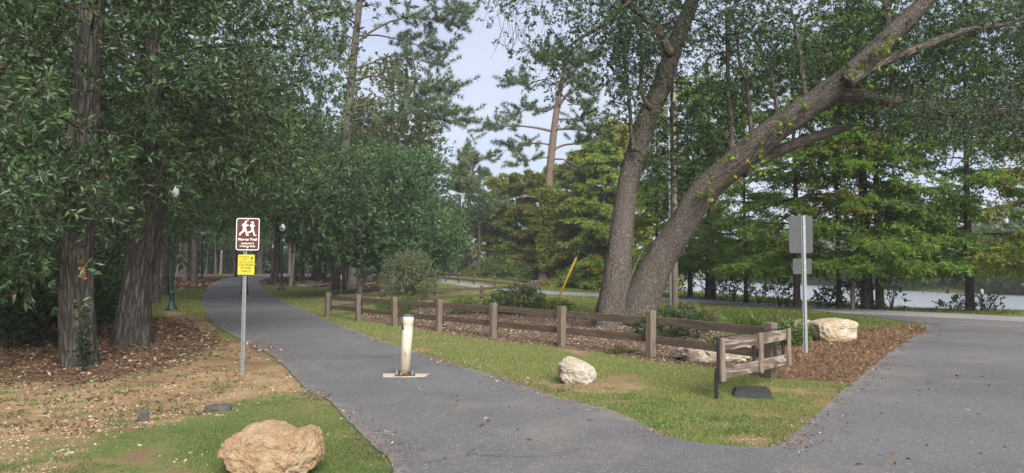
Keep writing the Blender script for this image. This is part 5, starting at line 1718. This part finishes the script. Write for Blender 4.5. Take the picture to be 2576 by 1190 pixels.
u2 = yw / 255.0
T = lambda py_: (858 - py_) * u2
text('lettering', 'BAINBRIDGE', 24 * u2, M['sign_ink'], ye, (-34 * u2, -.0016, T(741)), .0004, 158 * u2)
text('lettering', 'Oaks', 36 * u2, M['sign_ink'], ye, (-40 * u2, -.0016, T(775)), .0, 104 * u2, .4)
text('lettering', 'DISC GOLF COURSE', 22 * u2, M['sign_ink'], ye, (-2 * u2, -.0016, T(817)), .0004, 222 * u2)
text('lettering', 'CAUTION!', 46 * u2, M['sign_ink'], ye, (0, -.0016, T(867)), .0008, 226 * u2)
text('lettering', 'FLYING', 46 * u2, M['sign_ink'], ye, (0, -.0016, T(912)), .0008, 164 * u2)
text('lettering', 'DISCS', 46 * u2, M['sign_ink'], ye, (0, -.0016, T(962)), .0008, 140 * u2)
SY = lambda pts: [((x_ - 372) * u2, (858 - y_) * u2, w_ * u2) for x_, y_, w_ in pts]
strokes('divider', [SY([(260, 836, 1.6), (484, 836, 1.6)])], M['sign_ink'], ye, (0, -.0016, 0))
strokes('basket_emblem', [SY([(461, 728, 3), (461, 796, 3)]), SY([(444, 742, 5), (478, 742, 5)]), SY([(448, 746, 1), (458, 762, 1)]), SY([(474, 746, 1), (464, 762, 1)]), SY([(443, 766, 2), (480, 766, 2)]), SY([(447, 772, 5), (477, 772, 5)]), SY([(400, 772, 1), (425, 764, 2.4), (442, 768, 1)])], M['sign_ink'], ye, (0, -.0016, 0))
for z_ in (yh / 2 - .012, -yh / 2 + .012):
    place('bolt', bolt2, ye, (0, -.002, z_), (math.pi / 2, 0, 0)).scale = (.5, .5, .6)

b = G(2027, 894); b.z = float(gz(b.x, b.y)); k_ = b.y / F
st = thing('signpost', b, 'signpost seen from behind with two blank grey plates, on pine straw', 'sign')
channel('post', (894 - 546) * k_, .082, M['galv'], st, (0, 0, 0), -1)
plate('sign_plate', rrect(62 * k_, 94 * k_, .035), .003, M['alu'], st, (-.045, .006, (894 - 592) * k_), (0, 0, R(5)))
plate('sign_plate', rrect(49 * k_, 39 * k_, .025), .003, M['alu'], st, (-.03, .006, (894 - 672.5) * k_), (0, 0, R(5)))
for py in (575, 610, 664, 682):
    place('bolt', bolt2, st, (0, -.035, (894 - py) * k_), (math.pi / 2, 0, 0))

# ------------------------------------------------------------------ lamps
def lamp_parts(root, hgt, box_side=1):
    place('base', lathe(MB(), [(0, -.05), (.235, -.05), (.235, .05), (.215, .09), (.205, .10), (.20, .15), (.165, .18), (.150, .22), (.125, .26), (.105, .36), (.098, .62), (.105, .65), (.118, .66), (.118, .69), (.105, .71), (.10, .74), (.085, .76)], 24).mesh('base', M['lamp_green'], smooth=True), root, (0, 0, 0))
    place('shaft', lathe(MB(), [(.082, .75), (.078, 2.2), (.070, hgt - .78), (.070, hgt - .76), (.09, hgt - .75), (.09, hgt - .72), (.075, hgt - .70), (.085, hgt - .62), (.12, hgt - .58), (.12, hgt - .55), (0, hgt - .55)], 32, flute=(16, .06)).mesh('shaft', M['lamp_green'], smooth=True), root, (0, 0, 0))
    place('globe', lathe(MB(), [(.10, hgt - .548), (.15, hgt - .50), (.195, hgt - .40), (.20, hgt - .30), (.18, hgt - .20), (.13, hgt - .12), (.10, hgt - .10)], 24).mesh('globe', M['globe'], smooth=True), root, (0, 0, 0))
    place('finial', lathe(MB(), [(.102, hgt - .10), (.105, hgt - .085), (.07, hgt - .06), (.03, hgt - .045), (.025, hgt - .02), (.03, hgt - .01), (.0, hgt)], 16).mesh('finial', M['white_plastic'], smooth=True), root, (0, 0, 0))
    place('outlet_box', box_mesh('outlet_box', (.09, .09, .16), M['white_plastic'], .012, 2), root, (.115 * box_side, -.03, hgt - 1.18))


b = G(431, 780)
l1 = thing('street_lamp', b, 'green fluted park lamp behind the oaks, nearest to the camera', 'lamp', 'park lamps along the path')
lamp_parts(l1, (780 - 463) * b.y / F, -1)
b = G(708, 729)
l2 = thing('street_lamp', b, 'green park lamp with white globe on the right side of the path', 'lamp', 'park lamps along the path')
H2 = (729 - 562) * b.y / F
lamp_parts(l2, H2, 1)
for px, py, topy, lab in [(508, 700, 470, 'dark park lamp left of the path bend, globe hidden in leaves'), (687, 708, 615, 'far park lamp whose globe shows left of the twin trunks'), (753, 695, 620, 'far park lamp between the slim trunks right of the lamp'), (812, 697, 640, 'small far park lamp left of the thick leaning trunk'), (1159, 690, 664, 'tiny park lamp by the far bend right of the yellow sign')]:
    b = G(px, py)
    if px > 1000:
        b = Vector(((px - CX) / F * 125, 125, float(terrain((px - CX) / F * 125, 125))))
    c = copy_tree(l2); c.location = b; c['label'] = lab
    s = max(.6, min(1.3, (py - topy) * b.y / F / H2)) if px != 508 else 1.0
    c.scale = (s, s, s)

# ------------------------------------------------------------------ rocks
def rock(name, px, py, size, label, mat_, shape, seed, sink=.08, rz=0.0, sub=5, rough=.10, ridges=.0):
    b = G(px, py); b.z = float(gz(b.x, b.y))
    bm = bmesh.new()
    bmesh.ops.create_icosphere(bm, subdivisions=sub, radius=1)
    for v in bm.verts:
        p = v.co.copy()
        q_ = shape(p)
        p = Vector((q_.x * size[0], q_.y * size[1], q_.z * size[2])) / max(size)
        n1 = mnoise.fractal(p * 1.4 + Vector((seed, 0, 0)), 1.0, 2.0, 3)
        d2 = mnoise.voronoi(p * 1.7 + Vector((0, seed, n1 * .3)))[0]
        d3 = mnoise.voronoi(p * 5.0 + Vector((seed, 0, n1 * .5)))[0]
        n3 = mnoise.fractal(p * 8 + Vector((0, 0, seed)), .75, 2.1, 4)
        k = 1 + rough * 1.2 * n1 + rough * (1.1 + ridges) * (min(d2[1] - d2[0], .5) - .25) + rough * .5 * (min(d3[1] - d3[0], .4) - .2) + rough * .42 * n3
        v.co = Vector((q_.x * size[0] * k, q_.y * size[1] * k, q_.z * size[2] * k))
    zmin = min(v.co.z for v in bm.verts)
    bmesh.ops.translate(bm, vec=(0, 0, -zmin - sink), verts=bm.verts)
    me = bm_mesh(name, bm, mat_)
    o = bpy.data.objects.new(name, me); COL.objects.link(o)
    o.location = b; o.rotation_euler = (0, 0, rz)
    return tag(o, label, 'boulder')


def blocky(p, e=.55):
    f_ = lambda t: math.copysign(abs(t) ** e, t)
    return Vector((f_(p.x), f_(p.y), f_(p.z)))


def shp_tan(p):
    q_ = blocky(p, .7)
    top = q_.z
    q_.x *= .78 + .26 * sstep(-.7, .3, top)
    if q_.x < 0:
        q_.x *= .88 + .18 * float(sstep(-.4, .3, top))
    if top > .2:
        q_.z += .10 * math.exp(-((q_.x - .05) / .25) ** 2) + .05 * math.exp(-((q_.x + .45) / .2) ** 2) - .10 * math.exp(-((q_.x - .40) / .16) ** 2) + .05 * math.exp(-((q_.x - .72) / .2) ** 2) - .30 * max(0, -q_.x - .62)
    return q_


def shp_white(p):
    q_ = blocky(p, .72)
    if q_.z > 0:
        q_.z *= 1.0 - .42 * float(sstep(-.15, .9, q_.x))
        q_.x += -.18 * q_.z
    return q_


def shp_flat(p):
    q_ = blocky(p, .55)
    q_.z *= 1 - .25 * abs(q_.x)
    return q_


def shp_slab(p):
    q_ = blocky(p, .5)
    if q_.z > 0:
        q_.z *= .72 + .28 * float(sstep(-.9, .6, q_.x))
    q_.x *= 1 + .12 * q_.z
    return q_


rock('boulder', 686, 1188, (.39, .32, .222), 'tan pitted boulder in the grass at the bottom of the picture', M['rock_tan'], shp_tan, 2.3, .09, rough=.095, ridges=.3, sub=6)
rock('boulder', 1452, 962, (.255, .24, .205), 'small pointed cream-white boulder beside the path', M['rock_white'], shp_white, 8.1, .07, rough=.10)
rock('boulder', 1800, 908, (.62, .3, .17), 'low greyish crusty boulder behind the lower rail near the gate', M['rock_bed'], shp_flat, 4.4, .05, rough=.17, ridges=.8)
rock('boulder', 2092, 858, (.46, .5, .27), 'blocky tan slab boulder on the pine straw right of the signpost', M['rock_slab'], shp_slab, 6.2, .06, rough=.09)
rock('boulder', 2022, 838, (.30, .4, .20), 'rounded grey boulder half hidden behind the signpost pole', M['rock_slab'], shp_flat, 9.9, .05, rough=.1)

# ------------------------------------------------------------------ poles and small things
d = 28.6; x_ = (1697 - CX) / F * d
up = thing('utility_pole', Vector((x_, d, float(gz(x_, d)))), 'wooden utility pole behind the leaning oak limb', 'pole')
place('pole', lathe(MB(), [(.13, -.3), (.13, .0), (.115, 6), (.10, 11)], 16).mesh('pole', M['pole_wood'], smooth=True), up, (0, 0, 0))
place('conduit', lathe(MB(), [(.065, -.3), (.065, 7.6), (.055, 8.2), (.0, 8.25)], 12).mesh('conduit', M['galv'], smooth=True), up, (-.20, -.05, 0))
for z_ in (1.2, 3.0, 5.0):
    place('strap', lathe(MB(), [(.128, z_), (.137, z_), (.137, z_ + .05), (.128, z_ + .05)], 16).mesh('strap', M['galv']), up, (0, 0, 0))
d = 27.5
p0 = at(1388, 768, d); p1 = at(1450, 648, d)
gy_ = thing('guy_wire_guard', Vector((p0[0], p0[1], float(gz(p0[0], p0[1])))), 'slanting yellow plastic guy wire guard left of the great oak', 'guy guard')
p0[2] = gy_.location.z - .05
part('guard_tube', tube(MB(), np.array([p0, (p0 + p1) / 2, p1]), .042, 10), M['yellow_guard'], gy_, smooth=True)
top_w = Vector((x_, 28.6, 10.5))
part('wire', tube(MB(), np.array([p1 - (p1 - p0) * .1, (np.array(p1) + np.array(top_w)) / 2, np.array(top_w)]), .003, 5), M['galv'], gy_)
b = G(858, 757)
sk_ = thing('stake', b, 'thin rusty metal stake with white tag behind the fence corner', 'stake')
hh = (757 - 688) * b.y / F
place('rod', box_mesh('rod', (.05, .03, hh + .3), M['rust'], .004), sk_, (0, 0, hh / 2 - .15))
place('tag', box_mesh('tag', (.06, .006, .22), M['galv'], .002), sk_, (0, -.019, hh - .2))
b = G(2142, 780); d = 28.6; b = Vector(((2142 - CX) / F * d, d, 0)); b.z = float(gz(b.x, b.y))
pt = thing('bank_post', b, 'lone brown wooden post on the bank left of the thickest cypress', 'post')
place('shaft', box_mesh('shaft', (.14, .14, 1.2), M['post_wood'], .015), pt, (0, 0, .35), (0, R(1), 0))
b = Vector(((1603 - CX) / F * 34, 34, 0)); b.z = float(gz(b.x, b.y))
pt = thing('finial_post', b, 'little black post with ball top in the fork of the great oak', 'post')
place('shaft', lathe(MB(), [(.05, -.2), (.05, 1.85), (.075, 1.86), (.075, 1.9), (.03, 1.93), (.06, 1.97), (.075, 2.03), (.06, 2.09), (0, 2.12)], 14).mesh('shaft', M['black_steel'], smooth=True), pt, (0, 0, 0))
d = 100
b = Vector(((1126 - CX) / F * d, d, float(terrain((1126 - CX) / F * d, d))))
pt = thing('road_sign', b, 'tiny yellow road sign by the far bend', 'sign')
place('post', box_mesh('post', (.06, .04, 1.9), M['galv'], .004), pt, (0, 0, .8))
plate('plate', rrect(.75, .9, .05), .01, M['sign_yellow'], pt, (0, -.03, 1.55))
# rope swing over the water
p = at(np.array([2452, 2455, 2460, 2469]), np.array([560, 640, 690, 728]), 30.0)
rp = thing('rope_swing', Vector(p[-1]), 'rope with white float hanging from the cypress over the lake', 'rope')
part('rope', tube(MB(), crom(p, 6), .012, 5), M['vine_stem'], rp)
part('float', lathe(MB(), [(0, -.32), (.06, -.30), (.07, -.1), (.06, .0), (0, .02)], 12, p[-1]), M['white_plastic'], rp, smooth=True)
# fallen branches by the wood
for px, py, ln, ang, lab in [(795, 722, 2.6, .1, 'pale fallen branch lying in the leaves below the thick leaning trunk'), (775, 719, 2.2, -.25, 'thinner fallen branch crossing the pale one'), (905, 721, 2.4, .2, 'dark fallen branches heaped behind the metal stake')]:
    b = G(px, py)
    t_ = thing('fallen_branch', b + Vector((0, 0, .06)), lab, 'branch')
    dv = np.array([math.cos(ang), math.sin(ang) * .6, .04]); o_ = np.array(b) + [0, 0, .08]
    mb = tube(MB(), crom(np.array([o_ - dv * ln / 2, o_ + [0, .1, .05], o_ + dv * ln / 2 + [0, 0, .15]]), 4), np.linspace(.09, .04, 9), 7)
    part('stem', mb, M['dead_wood'], t_, smooth=True)
    mb = MB()
    for k in range(5):
        q0 = o_ + dv * ln * rng.uniform(-.3, .4); tube(mb, np.array([q0, q0 + [rng.normal() * .3, rng.normal() * .2, .25], q0 + [rng.normal() * .6, rng.normal() * .3, .35]]), [.03, .02, .008], 5)
    part('twigs', mb, M['dead_wood'], t_, smooth=True)
# dead bare branch at the foot of the vine-clad pine
b = G(1440, 715); t_ = thing('dead_branch', b, 'bare pale dead branch leaning right of the vine-clad pine', 'branch')
mb = MB()
for k in range(9):
    e = np.array(b) + [rng.uniform(-2.0, .6), rng.uniform(-.5, .5), rng.uniform(.6, 2.2)]
    tube(mb, crom(np.array([np.array(b), (np.array(b) + e) / 2 + [0, 0, .3], e]), 4), np.linspace(.05, .012, 9), 5)
part('stems', mb, M['dead_wood'], t_, smooth=True)
# broken asphalt scraps on the bank
for px, py, sx, lab in [(548, 1033, .15, 'dark lump of broken asphalt in the clover left of the tan boulder'), (360, 1060, .055, 'small black asphalt lump in the sandy bank')]:
    o = rock('asphalt_lump', px, py, (sx, sx * .45, .05 if sx > .1 else .07), lab, M['asphalt_scrap'], blocky, px * .1, .03, .35, 3, .15)
    o['category'] = 'asphalt lump'

# ------------------------------------------------------------------ ground cover
def spread_px(poly, n, seed=1):
    """points laid on the ground, evenly dense as seen, inside an area measured on the photograph"""
    r_ = np.random.default_rng(seed)
    P = np.array(poly, float)
    u_ = r_.uniform(P[:, 0].min(), P[:, 0].max(), n * 2); v_ = r_.uniform(P[:, 1].min(), P[:, 1].max(), n * 2)
    k = sdf_poly(u_, v_, poly) < 0
    g = gnd(u_[k][:n], v_[k][:n])
    g[:, 2] = gz(g[:, 0], g[:, 1])
    return g


def off_asphalt(g, m_=-.03):
    d_ = np.minimum(sdf_poly(g[:, 0], g[:, 1], path_sdf), sdf_poly(g[:, 0], g[:, 1], road_sdf))
    return d_ > m_


def blades(mb, g, h0, h1, r_=rng):
    n = len(g)
    dist = np.hypot(g[:, 0], g[:, 1])
    h_ = r_.uniform(h0, h1, n) * np.clip(.8 + dist / 40, .8, 1.5)
    w_ = .0035 * np.clip(dist / 7, 1, 9)
    a_ = r_.uniform(0, 6.28, n)
    S = np.stack([np.cos(a_), np.sin(a_), 0 * a_], -1) * w_[:, None]
    lean = r_.normal(size=(n, 3)) * [.45, .45, 0] + [0, 0, 1]
    tp = g + unit(lean) * h_[:, None]
    b0 = g - [0, 0, .008]
    mb.add(np.stack([b0 - S, b0 + S, tp], 1).reshape(-1, 3), np.arange(n)[:, None] * 3 + [0, 1, 2])


def grass_obj(name, poly, n, h0, h1, matn, label, seed, thr=.25, mul=1.0):
    g = spread_px(poly, n, seed)
    di_, mu_, li_ = zones(g[:, 0], g[:, 1])
    r_ = np.random.default_rng(seed + 50)
    bare = np.clip(.97 * sstep(.38, .58, di_ + 1.1 * (fbm(g[:, 0], g[:, 1], .45, 77) - .5)) + mu_ * 1.3 + li_ * .95, 0, 1)
    patch_ = fbm(g[:, 0], g[:, 1], 1.1, 31)
    keep = off_asphalt(g, -.13 * fbm(g[:, 0], g[:, 1], .35, 15) + .02) & (r_.uniform(0, 1, len(g)) > bare) & (r_.uniform(0, 1, len(g)) < np.clip(mul * sstep(thr, thr + .3, patch_) + .25, 0, 1))
    mb = MB(); blades(mb, g[keep], h0, h1, r_)
    o = part(name, mb, M[matn]); tag(o, label, 'grass', kind='stuff')


grass_obj('grass', [(820, 780), (1240, 845), (1640, 895), (1960, 940), (2180, 950), (2080, 1050), (1945, 1135), (1700, 1115), (1250, 960), (700, 770), (640, 715), (820, 735)], 230000, .012, .038, 'grass_blade', 'short patchy grass between the path and the wooden fence', 1)
grass_obj('grass', [(-250, 1000), (200, 1080), (480, 1010), (700, 960), (800, 980), (1000, 1190), (1000, 1260), (-250, 1260)], 60000, .015, .04, 'clover', 'patchy green clover and grass round the tan boulder', 2, .44, .9)
grass_obj('grass', [(1080, 716), (1360, 740), (1500, 748), (2100, 788), (2330, 822), (2150, 860), (1850, 850), (1700, 830), (1480, 790), (1100, 756), (830, 752), (830, 735)], 130000, .03, .07, 'lawn_blade', 'green lawn behind the fence up to the lake road', 3, .1, 1.4)
grass_obj('grass', [(1560, 735), (2000, 764), (2300, 783), (2800, 800), (2800, 785), (2300, 776), (1900, 745), (1560, 722)], 45000, .04, .10, 'lawn_blade', 'green grass strip between lake road and water', 4, .0, 1.6)
grass_obj('grass', [(230, 800), (230, 740), (420, 722), (520, 722), (505, 770), (530, 810), (380, 810)], 50000, .03, .07, 'grass_blade', 'sparse grass around the nearest green lamp', 5, .2)
grass_obj('grass', [(1075, 700), (1250, 696), (1420, 722), (1500, 738), (1290, 727)], 30000, .05, .14, 'lawn_blade', 'green verge beyond the far road', 6, .0, 1.6)


def weeds(poly, n, seed, label):
    c = spread_px(poly, n, seed)
    c = c[off_asphalt(c, .1)]
    r_ = np.random.default_rng(seed)
    g = np.repeat(c, 45, 0) + r_.normal(size=(len(c) * 45, 3)) * [.10, .08, 0]
    g[:, 2] = gz(g[:, 0], g[:, 1])
    mb = MB(); blades(mb, g, .02, .06, r_)
    leaf_quads(mb, g[::3] + [0, 0, .01], unit(r_.normal(size=g[::3].shape) * [1, 1, .4] + [0, 0, .3]), .03, .02, .2, r=r_)
    o = part('weeds', mb, M['clover']); tag(o, label, 'weeds', kind='stuff')


weeds([(-200, 900), (250, 960), (560, 880), (640, 900), (760, 980), (600, 1020), (300, 1090), (-200, 1130)], 75, 71, 'small weeds dotted over the sandy bank')
weeds([(1340, 960), (1560, 965), (1750, 1040), (1960, 1060), (1930, 1110), (1700, 1095)], 45, 72, 'low weeds in the bare soil beside the path')


def scatter_leaves(name, poly, n, matn, L, W, label, seed, want=None, cat='leaf litter', lift=.012, flat=.25, cond=None):
    g = spread_px(poly, n, seed)
    r_ = np.random.default_rng(seed + 99)
    di_, mu_, li_ = zones(g[:, 0], g[:, 1])
    keep = off_asphalt(g, .0)
    if want:
        w_ = {'li': li_, 'mu': mu_, 'di': di_}
        s_ = sum(w_[k] * v for k, v in want.items())
        keep &= r_.uniform(0, 1, len(g)) < s_ * np.clip(.4 + 1.2 * fbm(g[:, 0], g[:, 1], .9, seed), 0, 1)
    if cond is not None:
        keep &= cond(g)
    g = g[keep]
    sc = np.clip(np.hypot(g[:, 0], g[:, 1]) / 11, .9, 3)
    mb = MB()
    D = unit(r_.normal(size=g.shape) * [1, 1, flat])
    leaf_quads(mb, g + [0, 0, lift], D, L * sc * r_.uniform(.6, 1.3, len(g)), W * sc * r_.uniform(.6, 1.3, len(g)), .3, r=r_)
    o = part(name, mb, M[matn]); tag(o, label, cat, kind='stuff')


scatter_leaves('fallen_leaves', [(-250, 770), (300, 790), (520, 800), (640, 880), (600, 990), (300, 1080), (-250, 1120)], 30000, 'dry_leaf', .07, .032, 'brown fallen leaves covering the ground under the left oaks', 21, dict(li=.9, di=.07))
scatter_leaves('fallen_leaves', [(230, 750), (230, 715), (540, 698), (960, 700), (960, 730), (520, 726)], 9000, 'dry_leaf', .09, .05, 'brown fallen leaves on the floor of the wood', 22, dict(li=.9))
scatter_leaves('mulch', [(880, 790), (1240, 858), (1640, 914), (1960, 955), (2000, 870), (1700, 835), (1480, 780), (1180, 755), (1000, 765)], 75000, 'mulch_chip', .042, .018, 'brown wood-chip mulch inside the fence', 23, dict(mu=1.0), 'mulch', flat=.45)
scatter_leaves('pine_straw', [(1930, 960), (2180, 970), (2340, 830), (2230, 815), (1980, 865)], 60000, 'straw', .08, .008, 'reddish pine straw between gate and road', 24, dict(mu=1.0), 'pine straw', flat=.3)


def pebbles(name, poly, n, label, seed, s0, s1):
    g = spread_px(poly, n, seed)
    r_ = np.random.default_rng(seed)
    di_, mu_, li_ = zones(g[:, 0], g[:, 1])
    g = g[off_asphalt(g, .03) & (r_.uniform(0, 1, len(g)) < (.15 + .85 * di_) * sstep(.35, .6, fbm(g[:, 0], g[:, 1], .8, seed)))]
    base = unit(np.array([(1, 0, 0), (-1, 0, 0), (0, 1, 0), (0, -1, 0), (0, 0, .8), (0, 0, -.8)], float)) * [1, 1, .6]
    tri = np.array([(0, 2, 4), (2, 1, 4), (1, 3, 4), (3, 0, 4), (2, 0, 5), (1, 2, 5), (3, 1, 5), (0, 3, 5)])
    m_ = len(g)
    s_ = s0 * (s1 / s0) ** (r_.uniform(0, 1, m_) ** 3)
    V = g[:, None] + (base[None] * r_.uniform(.6, 1.4, (m_, 6, 3))) * s_[:, None, None]
    mb = MB().add(V.reshape(-1, 3), (np.arange(m_)[:, None, None] * 6 + tri[None]).reshape(-1, 3))
    o = part(name, mb, M['pebble']); tag(o, label, 'pebbles', kind='stuff')


pebbles('pebbles', [(-250, 930), (300, 950), (560, 860), (640, 870), (790, 985), (600, 1030), (700, 1190), (650, 1260), (-250, 1260)], 15000, 'small pale pebbles strewn over the sandy bank', 31, .004, .022)
pebbles('pebbles', [(1280, 945), (1560, 950), (2020, 1050), (1940, 1130), (1700, 1110)], 2500, 'grit on the bare soil beside the path', 32, .005, .014)
def edge_grit():
    r_ = np.random.default_rng(5)
    E = np.vstack([crom(PATH_L, 10)[8:120], crom(PATH_R, 10)[:110], crom(ISL_R, 10)[:95]])
    g = E[r_.integers(0, len(E), 9000)] + r_.normal(size=(9000, 2)) * .16
    g = np.column_stack([g, gz(g[:, 0], g[:, 1])])
    on = ~off_asphalt(g, 0)
    g[:, 2] = np.where(on, terrain(g[:, 0], g[:, 1]) + .016, g[:, 2] + .006)
    k = vnoise(g[:, 0], g[:, 1], .7, 8) > .45
    g = g[k & (np.hypot(g[:, 0], g[:, 1]) < 30)]
    s_ = r_.uniform(.006, .02, len(g)) * np.clip(np.hypot(g[:, 0], g[:, 1]) / 8, .8, 2)
    mb = MB(); leaf_quads(mb, g, unit(r_.normal(size=g.shape) * [1, 1, .25]), s_ * 2.2, s_, .3, r=r_)
    o = part('edge_grit', mb, M['mulch_chip']); tag(o, 'crumbs and leaf bits along the asphalt edges', 'grit', kind='stuff')


edge_grit()
# a few leaves and twigs lying on the asphalt
g = spread_px([(760, 800), (1000, 880), (1500, 1060), (1900, 1140), (2500, 900), (2560, 1180), (1050, 1180), (800, 960), (560, 780)], 90, 41)
g = g[~off_asphalt(g, -.1)]; g[:, 2] = terrain(g[:, 0], g[:, 1]) + .022
mb = MB(); leaf_quads(mb, g, unit(rng.normal(size=g.shape) * [1, 1, .1]), rng.uniform(.03, .09, len(g)), rng.uniform(.012, .04, len(g)), .2)
o = part('fallen_leaves', mb, M['dry_leaf']); tag(o, 'few dry leaves lying on the asphalt', 'leaf litter', kind='stuff')
# ------------------------------------------------------------------ humid air
HAZE = 0.0006
if HAZE:
    me = box_mesh('haze', (1100, 640, 43), None, 0, 1, (10, 190, 17))
    me.materials.clear()
    hm = bpy.data.materials.new('haze'); hm.use_nodes = True
    hn = hm.node_tree.nodes; hn.clear()
    ho = hn.new('ShaderNodeOutputMaterial'); hv = hn.new('ShaderNodeVolumePrincipled')
    hv.inputs['Color'].default_value = (.92, .95, 1, 1); hv.inputs['Density'].default_value = HAZE; hv.inputs['Anisotropy'].default_value = 0.0
    hm.node_tree.links.new(hv.outputs[0], ho.inputs['Volume'])
    me.materials.append(hm)
    o = bpy.data.objects.new('haze', me); COL.objects.link(o); tag(o, 'thin humid haze in the air', 'haze', kind='stuff')
n_t = sum(len(o.data.polygons) for o in scene.objects if o.type == 'MESH')
print('POLYS', n_t, 'UNIQUE', sum(len(m_.polygons) for m_ in bpy.data.meshes))
